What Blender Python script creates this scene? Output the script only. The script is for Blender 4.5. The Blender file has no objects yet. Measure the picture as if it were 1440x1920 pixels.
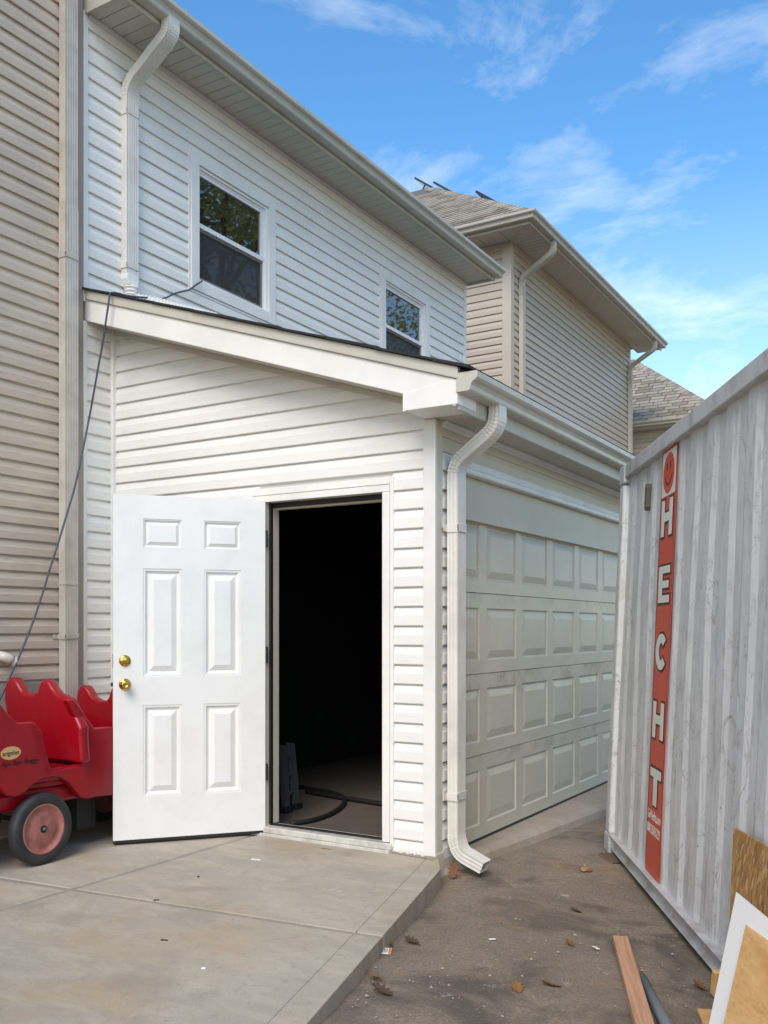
import bpy, bmesh, math, random
from mathutils import Vector, Matrix
random.seed(7)
sc = bpy.context.scene
col = sc.collection
R = math.radians

# ------------------------------------------------------------------ camera
PSI = math.atan(1060/1760.0)
cam_d = bpy.data.cameras.new('camera')
cam = bpy.data.objects.new('camera', cam_d)
col.objects.link(cam)
cam.location = (0, 0, 1.27)
cam.rotation_euler = (R(90), 0, PSI)
cam_d.sensor_fit = 'VERTICAL'
cam_d.sensor_height = 24.0
cam_d.lens = 24.0*1760/1920
cam_d.shift_y = 218/1920
cam_d.clip_start = 0.05
cam_d.clip_end = 1500
sc.camera = cam
sc.render.resolution_x = 768
sc.render.resolution_y = 1024

# ------------------------------------------------------------------ world: sky with thin cloud
SUN_EL = R(44.0)
SUN_XY = Vector((0.28, -1.0)).normalized()          # horizontal direction towards the sun
world = bpy.data.worlds.new('World')
sc.world = world
world.use_nodes = True
wn = world.node_tree.nodes
wl = world.node_tree.links
for n in list(wn):
    wn.remove(n)
w_out = wn.new('ShaderNodeOutputWorld')
w_bg = wn.new('ShaderNodeBackground')
w_sky = wn.new('ShaderNodeTexSky')
w_sky.sky_type = 'NISHITA'
w_sky.sun_disc = False
w_sky.sun_elevation = SUN_EL
w_sky.sun_rotation = math.atan2(SUN_XY.x, SUN_XY.y)
w_sky.altitude = 0
w_sky.air_density = 1.0
w_sky.dust_density = 0.6
w_sky.ozone_density = 2.0
w_bg.inputs['Strength'].default_value = 0.15
w_tc = wn.new('ShaderNodeTexCoord')
w_sep = wn.new('ShaderNodeSeparateXYZ')
wl.new(w_tc.outputs['Generated'], w_sep.inputs[0])
w_add = wn.new('ShaderNodeMath'); w_add.operation = 'ADD'; w_add.inputs[1].default_value = 0.16
w_max = wn.new('ShaderNodeMath'); w_max.operation = 'MAXIMUM'; w_max.inputs[1].default_value = 0.02
wl.new(w_sep.outputs['Z'], w_max.inputs[0])
wl.new(w_max.outputs[0], w_add.inputs[0])
w_dx = wn.new('ShaderNodeMath'); w_dx.operation = 'DIVIDE'
w_dy = wn.new('ShaderNodeMath'); w_dy.operation = 'DIVIDE'
wl.new(w_sep.outputs['X'], w_dx.inputs[0]); wl.new(w_add.outputs[0], w_dx.inputs[1])
wl.new(w_sep.outputs['Y'], w_dy.inputs[0]); wl.new(w_add.outputs[0], w_dy.inputs[1])
w_cmb = wn.new('ShaderNodeCombineXYZ')
wl.new(w_dx.outputs[0], w_cmb.inputs[0]); wl.new(w_dy.outputs[0], w_cmb.inputs[1])
w_map = wn.new('ShaderNodeMapping')
w_map.inputs['Rotation'].default_value = (0, 0, R(35))
w_map.inputs['Location'].default_value = (8.1, 2.2, 0)
w_map.inputs['Scale'].default_value = (1.0, 1.25, 1.0)
wl.new(w_cmb.outputs[0], w_map.inputs['Vector'])
w_n1 = wn.new('ShaderNodeTexNoise')
w_n1.inputs['Scale'].default_value = 2.3
w_n1.inputs['Detail'].default_value = 11
w_n1.inputs['Roughness'].default_value = 0.66
w_n1.inputs['Distortion'].default_value = 0.35
wl.new(w_map.outputs[0], w_n1.inputs['Vector'])
w_r = wn.new('ShaderNodeValToRGB')
w_r.color_ramp.elements[0].position = 0.48
w_r.color_ramp.elements[0].color = (0, 0, 0, 1)
w_r.color_ramp.elements[1].position = 0.90
w_r.color_ramp.elements[1].color = (1, 1, 1, 1)
wl.new(w_n1.outputs['Fac'], w_r.inputs['Fac'])
# thin veil gets denser towards the horizon
w_veil = wn.new('ShaderNodeMapRange')
w_veil.inputs['From Min'].default_value = 0.0
w_veil.inputs['From Max'].default_value = 0.42
w_veil.inputs['To Min'].default_value = 0.30
w_veil.inputs['To Max'].default_value = 0.0
wl.new(w_sep.outputs['Z'], w_veil.inputs['Value'])
w_thin = wn.new('ShaderNodeMath'); w_thin.operation = 'MULTIPLY'; w_thin.inputs[1].default_value = 0.55
wl.new(w_r.outputs['Color'], w_thin.inputs[0])
w_sum = wn.new('ShaderNodeMath'); w_sum.operation = 'ADD'; w_sum.use_clamp = True
wl.new(w_thin.outputs[0], w_sum.inputs[0]); wl.new(w_veil.outputs[0], w_sum.inputs[1])
w_mix = wn.new('ShaderNodeMix'); w_mix.data_type = 'RGBA'
w_mix.inputs[7].default_value = (6.1, 5.95, 5.4, 1)
wl.new(w_sum.outputs[0], w_mix.inputs[0])
w_hsv = wn.new('ShaderNodeHueSaturation')
w_hsv.inputs['Saturation'].default_value = 1.30
wl.new(w_sky.outputs[0], w_hsv.inputs['Color'])
w_hsv.inputs['Hue'].default_value = 0.502
w_tint = wn.new('ShaderNodeMix'); w_tint.data_type = 'RGBA'; w_tint.blend_type = 'MULTIPLY'
w_tint.inputs[0].default_value = 1.0
w_tint.inputs[7].default_value = (1.10, 1.03, 0.93, 1)
wl.new(w_hsv.outputs[0], w_tint.inputs[6])
wl.new(w_tint.outputs[2], w_mix.inputs[6])
wl.new(w_mix.outputs[2], w_bg.inputs['Color'])
wl.new(w_bg.outputs[0], w_out.inputs['Surface'])

# ------------------------------------------------------------------ sun
sun_d = bpy.data.lights.new('sun', 'SUN')
sun_d.energy = 1.4
sun_d.angle = R(34)
sun_d.color = (1.0, 0.92, 0.83)
sun = bpy.data.objects.new('sun', sun_d)
col.objects.link(sun)
to_sun = Vector((SUN_XY.x*math.cos(SUN_EL), SUN_XY.y*math.cos(SUN_EL), math.sin(SUN_EL)))
sun.rotation_euler = to_sun.to_track_quat('Z', 'Y').to_euler()
sun.location = (-6, -8, 14)

sc.view_settings.view_transform = 'Standard'
sc.view_settings.look = 'None'
sc.view_settings.gamma = 1.0
sc.view_settings.use_curve_mapping = False
sc.view_settings.exposure = 0.93

# ------------------------------------------------------------------ pixel helpers (photo measurements -> metres)
PS, PC = math.sin(PSI), math.cos(PSI)
def ray(px, py):
    a = (px-720)/1760; b = (1178-py)/1760
    return Vector((-PS+a*PC, PC+a*PS, b))
def onX(px, py, X):
    d = ray(px, py); t = X/d.x
    return Vector((X, t*d.y, 1.27+t*d.z))
def onY(px, py, Y):
    d = ray(px, py); t = Y/d.y
    return Vector((t*d.x, Y, 1.27+t*d.z))
def onZ(px, py, Z):
    d = ray(px, py); t = (Z-1.27)/d.z
    return Vector((t*d.x, t*d.y, Z))

# ------------------------------------------------------------------ materials
def srgb(r, g, b):
    def f(c):
        c /= 255.0
        return c/12.92 if c <= 0.04045 else ((c+0.055)/1.055)**2.4
    return (f(r), f(g), f(b), 1)
class Mat:
    def __init__(s, name, color, rough=0.5, metallic=0.0, spec=0.5):
        s.m = bpy.data.materials.new(name)
        s.m.use_nodes = True
        s.nt = s.m.node_tree
        s.n = s.nt.nodes; s.l = s.nt.links
        s.b = s.n['Principled BSDF']
        s.b.inputs['Base Color'].default_value = color
        s.b.inputs['Roughness'].default_value = rough
        s.b.inputs['Metallic'].default_value = metallic
        s.b.inputs['Specular IOR Level'].default_value = spec
        s.col = None
        s.base = color
        s.tc = s.n.new('ShaderNodeTexCoord')
        s.coord = s.tc.outputs['Object']
        s.hgt = None
    def world_coords(s):
        g = s.n.new('ShaderNodeNewGeometry')
        s.coord = g.outputs['Position']
        return s
    def noise(s, scale=(1, 1, 1), sc=5, detail=4, rough=0.55, dist=0.0, w=0):
        mp = s.n.new('ShaderNodeMapping')
        mp.inputs['Scale'].default_value = scale
        mp.inputs['Location'].default_value = (w, w*1.3, w*0.7)
        s.l.new(s.coord, mp.inputs['Vector'])
        t = s.n.new('ShaderNodeTexNoise')
        t.inputs['Scale'].default_value = sc
        t.inputs['Detail'].default_value = detail
        t.inputs['Roughness'].default_value = rough
        t.inputs['Distortion'].default_value = dist
        s.l.new(mp.outputs[0], t.inputs['Vector'])
        return t.outputs['Fac']
    def voro(s, scale=(1, 1, 1), sc=5, feature='F1', out='Distance', rand=1.0):
        mp = s.n.new('ShaderNodeMapping')
        mp.inputs['Scale'].default_value = scale
        s.l.new(s.coord, mp.inputs['Vector'])
        t = s.n.new('ShaderNodeTexVoronoi')
        t.feature = feature
        t.inputs['Scale'].default_value = sc
        t.inputs['Randomness'].default_value = rand
        s.l.new(mp.outputs[0], t.inputs['Vector'])
        return t.outputs[out]
    def ramp(s, fac, lo, hi, inv=False):
        r = s.n.new('ShaderNodeMapRange')
        r.inputs['From Min'].default_value = lo
        r.inputs['From Max'].default_value = hi
        r.inputs['To Min'].default_value = 1 if inv else 0
        r.inputs['To Max'].default_value = 0 if inv else 1
        s.l.new(fac, r.inputs['Value'])
        return r.outputs[0]
    def mul(s, a, b):
        m = s.n.new('ShaderNodeMath'); m.operation = 'MULTIPLY'
        s.l.new(a, m.inputs[0])
        if isinstance(b, (int, float)):
            m.inputs[1].default_value = b
        else:
            s.l.new(b, m.inputs[1])
        return m.outputs[0]
    def mix(s, fac, color):
        m = s.n.new('ShaderNodeMix'); m.data_type = 'RGBA'
        if isinstance(fac, (int, float)):
            m.inputs[0].default_value = fac
        else:
            s.l.new(fac, m.inputs[0])
        if s.col is None:
            m.inputs[6].default_value = s.base
        else:
            s.l.new(s.col, m.inputs[6])
        if isinstance(color, tuple):
            m.inputs[7].default_value = color
        else:
            s.l.new(color, m.inputs[7])
        s.col = m.outputs[2]
        s.l.new(s.col, s.b.inputs['Base Color'])
        return s
    def bump(s, fac, strength=0.2, dist=0.01):
        b = s.n.new('ShaderNodeBump')
        b.inputs['Strength'].default_value = strength
        b.inputs['Distance'].default_value = dist
        s.l.new(fac, b.inputs['Height'])
        if s.hgt is not None:
            s.l.new(s.hgt, b.inputs['Normal'])
        s.hgt = b.outputs[0]
        s.l.new(s.hgt, s.b.inputs['Normal'])
        return s
    def rough(s, fac, lo, hi):
        r = s.n.new('ShaderNodeMapRange')
        r.inputs['To Min'].default_value = lo
        r.inputs['To Max'].default_value = hi
        s.l.new(fac, r.inputs['Value'])
        s.l.new(r.outputs[0], s.b.inputs['Roughness'])
        return s
    def random_tint(s, c2, amount=1.0):
        o = s.n.new('ShaderNodeObjectInfo')
        f = s.mul(o.outputs['Random'], amount)
        return s.mix(f, c2)

def simple(name, color, rough=0.5, metallic=0.0, dirt=0.12, dirt_col=(0.18, 0.15, 0.11, 1), sc=3.0, bump=0.0):
    m = Mat(name, color, rough, metallic).world_coords()
    if dirt:
        m.mix(m.mul(m.ramp(m.noise(sc=sc, detail=6), 0.45, 0.8), dirt), dirt_col)
    if bump:
        m.bump(m.noise(sc=160, detail=3), bump, 0.002)
    return m.m

def vinyl(name, c, c2, dirt, grain=0.25):
    m = Mat(name, c, 0.42).world_coords()
    m.random_tint(c2, 0.5)
    m.mix(m.mul(m.ramp(m.noise(sc=1.7, detail=6), 0.45, 0.8), dirt), (0.22, 0.19, 0.15, 1))
    m.mix(m.mul(m.ramp(m.noise(scale=(3, 3, 26), sc=2.4, detail=5, w=3), 0.56, 0.8), dirt*1.3), (0.16, 0.13, 0.10, 1))
    if dirt > 0.25:
        cr = m.noise(scale=(4, 4, 40), sc=3.5, detail=8, rough=0.75, dist=0.8, w=11)
        m.mix(m.mul(m.mul(m.ramp(cr, 0.57, 0.62), m.ramp(m.noise(scale=(1, 1, 3), sc=1.6, detail=3, w=6), 0.50, 0.62)), 0.6), (0.14, 0.11, 0.085, 1))
    m.bump(m.noise(scale=(6, 6, 90), sc=4, detail=3), grain, 0.0015)
    m.bump(m.noise(sc=2.2, detail=2), 0.25, 0.008)
    return m.m
M = {}
M['vinyl'] = vinyl('white_vinyl', (0.80, 0.785, 0.735, 1), (0.77, 0.76, 0.715, 1), 0.10)
M['tan'] = vinyl('tan_vinyl', (0.55, 0.455, 0.355, 1), (0.51, 0.425, 0.335, 1), 0.30, 0.6)
M['tan2'] = vinyl('beige_vinyl', (0.50, 0.425, 0.33, 1), (0.47, 0.40, 0.31, 1), 0.12)
M['white'] = simple('white_trim', (0.79, 0.775, 0.725, 1), 0.4, dirt=0.16, sc=4, bump=0.05)
M['core'] = simple('wall_core', (0.62, 0.60, 0.56, 1), 0.7)
M['tantrim'] = simple('tan_trim', (0.36, 0.315, 0.26, 1), 0.5, dirt=0.25)
M['tantrim2'] = simple('beige_trim', (0.52, 0.455, 0.365, 1), 0.5, dirt=0.12)
M['gutter'] = simple('gutter_aluminium', (0.52, 0.50, 0.425, 1), 0.33, dirt=0.22, sc=6)
M['gutter2'] = simple('beige_gutter', (0.46, 0.425, 0.35, 1), 0.33, dirt=0.2, sc=5)
M['spout'] = simple('downspout_aluminium', (0.69, 0.66, 0.59, 1), 0.34, dirt=0.28, sc=5)
M['spout_tan'] = simple('old_downspout', (0.52, 0.48, 0.41, 1), 0.42, dirt=0.4, sc=7)
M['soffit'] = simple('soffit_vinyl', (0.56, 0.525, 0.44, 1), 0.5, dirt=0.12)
def soffit_vented():
    m = Mat('vented_soffit', (0.58, 0.55, 0.47, 1), 0.5).world_coords()
    v = m.voro(sc=85, rand=0.15)
    f = m.ramp(v, 0.12, 0.24, inv=True)
    m.mix(m.mul(f, 0.55), (0.12, 0.11, 0.09, 1))
    m.bump(f, 0.5, 0.003)
    return m.m
M['soffit_vent'] = soffit_vented()
M['soffit2'] = simple('beige_soffit', (0.56, 0.51, 0.43, 1), 0.5)
def door_paint():
    m = Mat('door_paint', (0.79, 0.78, 0.74, 1), 0.36).world_coords()
    m.mix(m.mul(m.ramp(m.noise(sc=4, detail=7, rough=0.65), 0.45, 0.8), 0.16), (0.30, 0.27, 0.22, 1))
    m.mix(m.mul(m.ramp(m.noise(scale=(6, 6, 3), sc=5, detail=6, rough=0.8, w=12), 0.70, 0.74), 0.5), (0.22, 0.20, 0.18, 1))
    m.bump(m.noise(sc=120, detail=3), 0.10, 0.002)
    return m.m
M['door'] = door_paint()
def garage_paint():
    m = Mat('garage_door_paint', (0.55, 0.515, 0.415, 1), 0.38).world_coords()
    n = m.noise(scale=(1, 1, 2.2), sc=1.8, detail=8, rough=0.68, dist=0.4)
    m.mix(m.mul(m.ramp(n, 0.44, 0.75), 0.28), (0.30, 0.27, 0.21, 1))
    m.mix(m.mul(m.ramp(m.noise(scale=(2, 3, 1), sc=4, detail=8, rough=0.72, w=5), 0.58, 0.72), 0.22), (0.23, 0.20, 0.155, 1))
    sp = m.n.new('ShaderNodeSeparateXYZ'); m.l.new(m.coord, sp.inputs[0])
    for z0, z1, k in ((0.985, 0.80, 0.75), (0.480, 0.36, 0.5), (1.49, 1.40, 0.4)):
        f = m.ramp(sp.outputs[2], z1, z0)
        g_ = m.ramp(sp.outputs[2], z0+0.003, z0+0.001)
        m.mix(m.mul(m.mul(m.mul(f, g_), m.ramp(m.noise(scale=(1, 1.5, 2), sc=3.5, detail=9, rough=0.75, w=z0*9), 0.47, 0.64)), k), (0.15, 0.125, 0.095, 1))
    m.bump(m.noise(scale=(1, 30, 2), sc=9, detail=3), 0.12, 0.002)
    return m.m
M['gdoor'] = garage_paint()
M['header'] = simple('header_panel', (0.60, 0.55, 0.43, 1), 0.5, dirt=0.12)
M['brass'] = Mat('brass', (0.62, 0.42, 0.10, 1), 0.16, 1.0).m
M['black'] = simple('black_rubber', (0.012, 0.012, 0.012, 1), 0.6, dirt=0)
M['dark'] = simple('dark_steel', (0.03, 0.03, 0.03, 1), 0.45, 0.4, dirt=0.1)
M['shade_wall'] = simple('shade_black_lining', (0.012, 0.011, 0.010, 1), 0.9, dirt=0)  # near-black colour carries the shade of the unlit interior
M['alu'] = simple('bare_aluminium', (0.13, 0.14, 0.135, 1), 0.4, 0.5, dirt=0.3)
M['sill'] = simple('aluminium_sill', (0.66, 0.64, 0.58, 1), 0.42, 0.2, dirt=0.5, sc=14)

def concrete(name, base, stains=True):
    m = Mat(name, base, 0.88).world_coords()
    d = lambda k: (base[0]*k, base[1]*k*0.985, base[2]*k*0.965, 1)
    m.mix(m.mul(m.ramp(m.noise(sc=0.8, detail=9, rough=0.62), 0.36, 0.68), 0.75), d(0.68))
    m.mix(m.mul(m.ramp(m.noise(scale=(1, 2.2, 1), sc=3.2, detail=9, rough=0.72, dist=0.5, w=4), 0.46, 0.70), 0.6), d(1.30))
    if stains:
        m.mix(m.mul(m.ramp(m.noise(sc=1.4, detail=6, dist=0.6, w=9), 0.54, 0.68), 0.45), (0.44, 0.31, 0.17, 1))
        m.mix(m.mul(m.ramp(m.noise(sc=2.3, detail=7, dist=0.8, w=14), 0.56, 0.70), 0.35), (0.22, 0.175, 0.125, 1))
        m.mix(m.mul(m.ramp(m.noise(sc=3.0, detail=8, dist=0.2, rough=0.7, w=31), 0.66, 0.72), 0.6), (0.62, 0.60, 0.56, 1))
    m.mix(m.mul(m.ramp(m.noise(sc=170, detail=3, rough=0.7), 0.38, 0.66), 0.35), d(0.5))
    m.mix(m.mul(m.ramp(m.noise(sc=26, detail=6, rough=0.75, w=2), 0.55, 0.66), 0.5), d(0.6))
    m.mix(m.mul(m.ramp(m.voro(sc=34), 0.03, 0.075, inv=True), 0.6), (0.09, 0.08, 0.07, 1))
    m.bump(m.noise(sc=90, detail=5, rough=0.7), 0.3, 0.004)
    m.bump(m.noise(scale=(1, 6, 1), sc=14, detail=3), 0.12, 0.004)
    return m.m
M['concrete'] = concrete('concrete', (0.46, 0.41, 0.325, 1))
M['concrete2'] = concrete('worn_concrete', (0.40, 0.335, 0.265, 1), False)
M['joint'] = concrete('dirty_joint', (0.345, 0.305, 0.245, 1), False)
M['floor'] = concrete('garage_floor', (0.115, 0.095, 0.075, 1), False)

def asphalt():
    m = Mat('asphalt', (0.225, 0.178, 0.13, 1), 0.92).world_coords()
    m.mix(m.mul(m.ramp(m.noise(sc=1.2, detail=8, rough=0.65), 0.38, 0.66), 0.8), (0.33, 0.265, 0.195, 1))
    m.mix(m.mul(m.ramp(m.noise(sc=2.1, detail=8, rough=0.65, dist=0.5, w=6), 0.47, 0.62), 0.85), (0.095, 0.077, 0.060, 1))
    m.mix(m.mul(m.ramp(m.noise(sc=1.7, detail=7, dist=0.7, w=21), 0.56, 0.66), 0.7), (0.37, 0.24, 0.125, 1))
    m.mix(m.mul(m.ramp(m.noise(sc=75, detail=4, rough=0.75), 0.44, 0.64), 0.6), (0.11, 0.085, 0.063, 1))
    m.mix(m.mul(m.ramp(m.voro(sc=62), 0.10, 0.28, inv=True), 0.4), (0.40, 0.34, 0.265, 1))
    dust = m.mul(m.ramp(m.noise(sc=4.5, detail=9, rough=0.75, w=33), 0.60, 0.69), m.ramp(m.noise(sc=50, detail=3, rough=0.7), 0.45, 0.58))
    m.mix(m.mul(dust, 0.75), (0.66, 0.64, 0.61, 1))
    m.bump(m.noise(sc=80, detail=5, rough=0.75), 0.9, 0.008)
    m.bump(m.noise(sc=7, detail=4), 0.35, 0.02)
    return m.m
M['asphalt'] = asphalt()

def container_paint():
    m = Mat('container_paint', (0.61, 0.615, 0.605, 1), 0.42)
    m.mix(m.mul(m.ramp(m.noise(scale=(1.6, 1, 0.8), sc=1.6, detail=7, rough=0.6, dist=0.5), 0.40, 0.66), 0.5), (0.48, 0.48, 0.47, 1))
    m.mix(m.mul(m.ramp(m.noise(scale=(3, 1, 1.6), sc=3.5, detail=8, rough=0.7, dist=1.6, w=5), 0.53, 0.60), 0.5), (0.42, 0.415, 0.405, 1))
    m.mix(m.mul(m.ramp(m.noise(scale=(1.5, 1, 1.0), sc=2.6, detail=6, rough=0.6, dist=0.4, w=8), 0.50, 0.72), 0.5), (0.66, 0.665, 0.655, 1))
    # thin curved scratches: narrow band of a distorted noise
    n = m.noise(scale=(1.3, 1, 0.7), sc=2.2, detail=5, rough=0.6, dist=2.2, w=19)
    band = m.mul(m.ramp(n, 0.490, 0.500), m.ramp(n, 0.510, 0.500))
    m.mix(m.mul(m.mul(band, m.ramp(m.noise(sc=2.4, detail=3, w=2), 0.44, 0.56)), 0.9), (0.26, 0.25, 0.24, 1))
    m.mix(m.mul(m.ramp(m.noise(scale=(5, 3, 1.1), sc=3.2, detail=7, rough=0.7, dist=0.4, w=27), 0.62, 0.69), 0.45), (0.38, 0.30, 0.26, 1))
    m.mix(m.mul(m.ramp(m.noise(scale=(9, 3, 1.0), sc=2.0, detail=7, rough=0.7, dist=0.5, w=41), 0.57, 0.63), 0.55), (0.32, 0.315, 0.305, 1))
    m.mix(m.mul(m.ramp(m.voro(scale=(1, 0.3, 1), sc=7), 0.02, 0.045, inv=True), 0.9), (0.10, 0.06, 0.04, 1))
    m.bump(m.noise(scale=(1, 1, 0.5), sc=3.0, detail=3), 0.8, 0.03)
    m.bump(m.noise(sc=60, detail=4), 0.06, 0.003)
    return m.m
M['container'] = container_paint()
M['rail'] = simple('rail_paint', (0.50, 0.505, 0.50, 1), 0.45, dirt=0.75, dirt_col=(0.20, 0.145, 0.11, 1), sc=7)
M['banner'] = simple('red_banner', srgb(200, 72, 42), 0.4, dirt=0.2, dirt_col=(0.2, 0.05, 0.03, 1), sc=6)
M['banner_edge'] = simple('banner_edge', srgb(120, 40, 45), 0.4, dirt=0)
M['letter'] = simple('cream_letter', (0.72, 0.70, 0.62, 1), 0.45, dirt=0.15, sc=14)
M['letter_edge'] = simple('letter_outline', (0.03, 0.022, 0.02, 1), 0.5, dirt=0)

def osb():
    m = Mat('osb', (0.50, 0.275, 0.08, 1), 0.6)
    v = m.n.new('ShaderNodeTexVoronoi')
    mp = m.n.new('ShaderNodeMapping'); mp.inputs['Scale'].default_value = (85, 85, 24); mp.inputs['Rotation'].default_value = (0, 0.25, 0)
    m.l.new(m.coord, mp.inputs[0]); m.l.new(mp.outputs[0], v.inputs['Vector']); v.inputs['Scale'].default_value = 1.0
    sp = m.n.new('ShaderNodeSeparateColor'); m.l.new(v.outputs['Color'], sp.inputs[0])
    m.mix(m.ramp(sp.outputs[0], 0.0, 1.0), (0.30, 0.145, 0.035, 1))
    m.mix(m.mul(m.ramp(sp.outputs[1], 0.80, 0.95), 0.9), (0.56, 0.37, 0.16, 1))
    m.mix(m.mul(m.ramp(sp.outputs[2], 0.7, 0.95), 0.6), (0.13, 0.06, 0.018, 1))
    m.mix(m.mul(m.ramp(m.noise(scale=(30, 30, 5), sc=3, detail=5), 0.5, 0.7), 0.5), (0.16, 0.075, 0.02, 1))
    m.bump(sp.outputs[0], 0.35, 0.004)
    return m.m
M['osb'] = osb()
def wood(name, c, c2, scale=(14, 14, 1), dist=1.2):
    m = Mat(name, c, 0.6)
    m.mix(m.ramp(m.noise(scale=scale, sc=1.6, detail=5, dist=dist), 0.36, 0.68), c2)
    m.mix(m.mul(m.ramp(m.noise(scale=tuple(4*q for q in scale), sc=4, detail=3, w=3), 0.45, 0.7), 0.4), tuple(q*0.7 for q in c2[:3])+(1,))
    m.mix(m.mul(m.ramp(m.noise(sc=1.7, detail=3, w=7), 0.55, 0.75), 0.3), (0.25, 0.13, 0.05, 1))
    m.bump(m.noise(scale=scale, sc=6, detail=4), 0.15, 0.002)
    return m.m
M['ply'] = wood('plywood', (0.74, 0.46, 0.19, 1), (0.58, 0.31, 0.10, 1), (1.6, 1.6, 7), 1.0)
M['lumber'] = wood('lumber', (0.58, 0.345, 0.21, 1), (0.40, 0.20, 0.105, 1), (44, 44, 1.2), 0.8)
M['board'] = simple('white_board', (0.82, 0.80, 0.755, 1), 0.4, dirt=0.05)
M['pipe'] = simple('grey_pipe', (0.17, 0.20, 0.215, 1), 0.4, 0.3, dirt=0.2, sc=12)
def red_plastic():
    m = Mat('red_plastic', srgb(150, 4, 24), 0.32).world_coords()
    m.mix(m.mul(m.ramp(m.noise(sc=4.5, detail=4), 0.50, 0.75), 0.4), srgb(128, 40, 42))
    m.mix(m.mul(m.ramp(m.noise(sc=17, detail=6, w=5), 0.60, 0.75), 0.3), srgb(110, 60, 45))
    return m.m
M['red'] = red_plastic()
M['rim'] = simple('faded_pink_rim', srgb(172, 108, 98), 0.55, dirt=0.8, dirt_col=srgb(110, 70, 55), sc=18)
M['tyre'] = simple('tyre_rubber', (0.022, 0.024, 0.024, 1), 0.65, dirt=0.3, dirt_col=(0.12, 0.11, 0.09, 1), sc=12, bump=0.1)
M['sticker'] = simple('cream_sticker', srgb(214, 172, 120), 0.5, dirt=0.3)
M['ink'] = simple('dark_ink', (0.02, 0.012, 0.012, 1), 0.6, dirt=0)
M['cable'] = simple('blue_cable', (0.045, 0.06, 0.10, 1), 0.45, dirt=0)
M['pvc'] = simple('pvc', (0.66, 0.60, 0.50, 1), 0.35, dirt=0.3, sc=20)
def glass():
    m = Mat('window_glass', (0.012, 0.014, 0.014, 1), 0.015)
    m.b.inputs['IOR'].default_value = 2.7
    m.coord = m.n.new('ShaderNodeNewGeometry').outputs['Position']
    m.bump(m.noise(sc=1.3, detail=1), 0.04, 0.03)
    return m.m
M['glass'] = glass()
def screen():
    m = Mat('insect_screen', (0.045, 0.045, 0.043, 1), 0.7)
    tr = m.n.new('ShaderNodeBsdfTransparent')
    mx = m.n.new('ShaderNodeMixShader'); mx.inputs[0].default_value = 0.62
    m.l.new(tr.outputs[0], mx.inputs[1]); m.l.new(m.b.outputs[0], mx.inputs[2])
    m.l.new(mx.outputs[0], m.n['Material Output'].inputs[0])
    return m.m
M['screen'] = screen()
M['winframe'] = simple('window_vinyl', (0.80, 0.80, 0.79, 1), 0.3, dirt=0.05)
def shingle():
    m = Mat('shingle', (0.40, 0.36, 0.29, 1), 0.9).world_coords()
    o = m.n.new('ShaderNodeObjectInfo')
    m.mix(m.mul(m.ramp(o.outputs['Random'], 0.45, 0.9), 0.85), (0.21, 0.175, 0.13, 1))
    m.mix(m.mul(m.ramp(m.noise(sc=2.5, detail=4), 0.45, 0.7), 0.35), (0.24, 0.20, 0.15, 1))
    m.mix(m.mul(m.noise(sc=70, detail=2), 0.25), (0.15, 0.13, 0.1, 1))
    m.bump(m.noise(sc=140, detail=2), 0.5, 0.003)
    return m.m
M['shingle'] = shingle()
M['shingle_black'] = simple('black_shingle', (0.018, 0.018, 0.020, 1), 0.9, dirt=0.1, bump=0.4)
M['roofing'] = simple('roof_deck', (0.12, 0.11, 0.09, 1), 0.9)
M['pv'] = simple('solar_panel_black', (0.02, 0.022, 0.028, 1), 0.25, dirt=0)
M['leaf_brown'] = simple('dry_leaf', (0.17, 0.075, 0.028, 1), 0.7, dirt=0.4, dirt_col=(0.07, 0.03, 0.012, 1), sc=30)
M['leaf_gold'] = simple('golden_leaf', (0.26, 0.125, 0.035, 1), 0.7, dirt=0.4, dirt_col=(0.10, 0.05, 0.02, 1), sc=30)
M['leaf_dark'] = simple('dark_leaf', (0.075, 0.045, 0.025, 1), 0.8, dirt=0.2)
M['stone'] = simple('pebble', (0.33, 0.285, 0.225, 1), 0.8, dirt=0.5, sc=9)
M['rock'] = simple('brown_rock', (0.30, 0.17, 0.075, 1), 0.85, dirt=0.5, sc=22, bump=0.5)
M['paper'] = simple('paper', (0.80, 0.80, 0.80, 1), 0.6, dirt=0)
M['orange'] = simple('orange_print', (0.75, 0.16, 0.03, 1), 0.6, dirt=0)
M['dirt'] = simple('brown_soil', (0.12, 0.08, 0.045, 1), 0.95, dirt=0.5, sc=18, bump=0.6)
def bark():
    m = Mat('bark', (0.09, 0.065, 0.045, 1), 0.9)
    m.bump(m.noise(scale=(6, 6, 1), sc=5, detail=6), 0.8, 0.03)
    return m.m
M['bark'] = bark()
def foliage():
    m = Mat('foliage', (0.26, 0.30, 0.07, 1), 0.5).world_coords()
    m.mix(m.ramp(m.noise(sc=1.1, detail=4), 0.35, 0.7), (0.38, 0.34, 0.08, 1))
    m.mix(m.mul(m.noise(sc=9, detail=2), 0.5), (0.15, 0.19, 0.045, 1))
    tl = m.n.new('ShaderNodeBsdfTranslucent')
    m.l.new(m.col, tl.inputs[0])
    mx = m.n.new('ShaderNodeMixShader'); mx.inputs[0].default_value = 0.35
    m.l.new(m.b.outputs[0], mx.inputs[1]); m.l.new(tl.outputs[0], mx.inputs[2])
    m.l.new(mx.outputs[0], m.n['Material Output'].inputs[0])
    return m.m
M['foliage'] = foliage()
M['room'] = simple('dim_room', (0.05, 0.05, 0.05, 1), 0.9, dirt=0)

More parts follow.
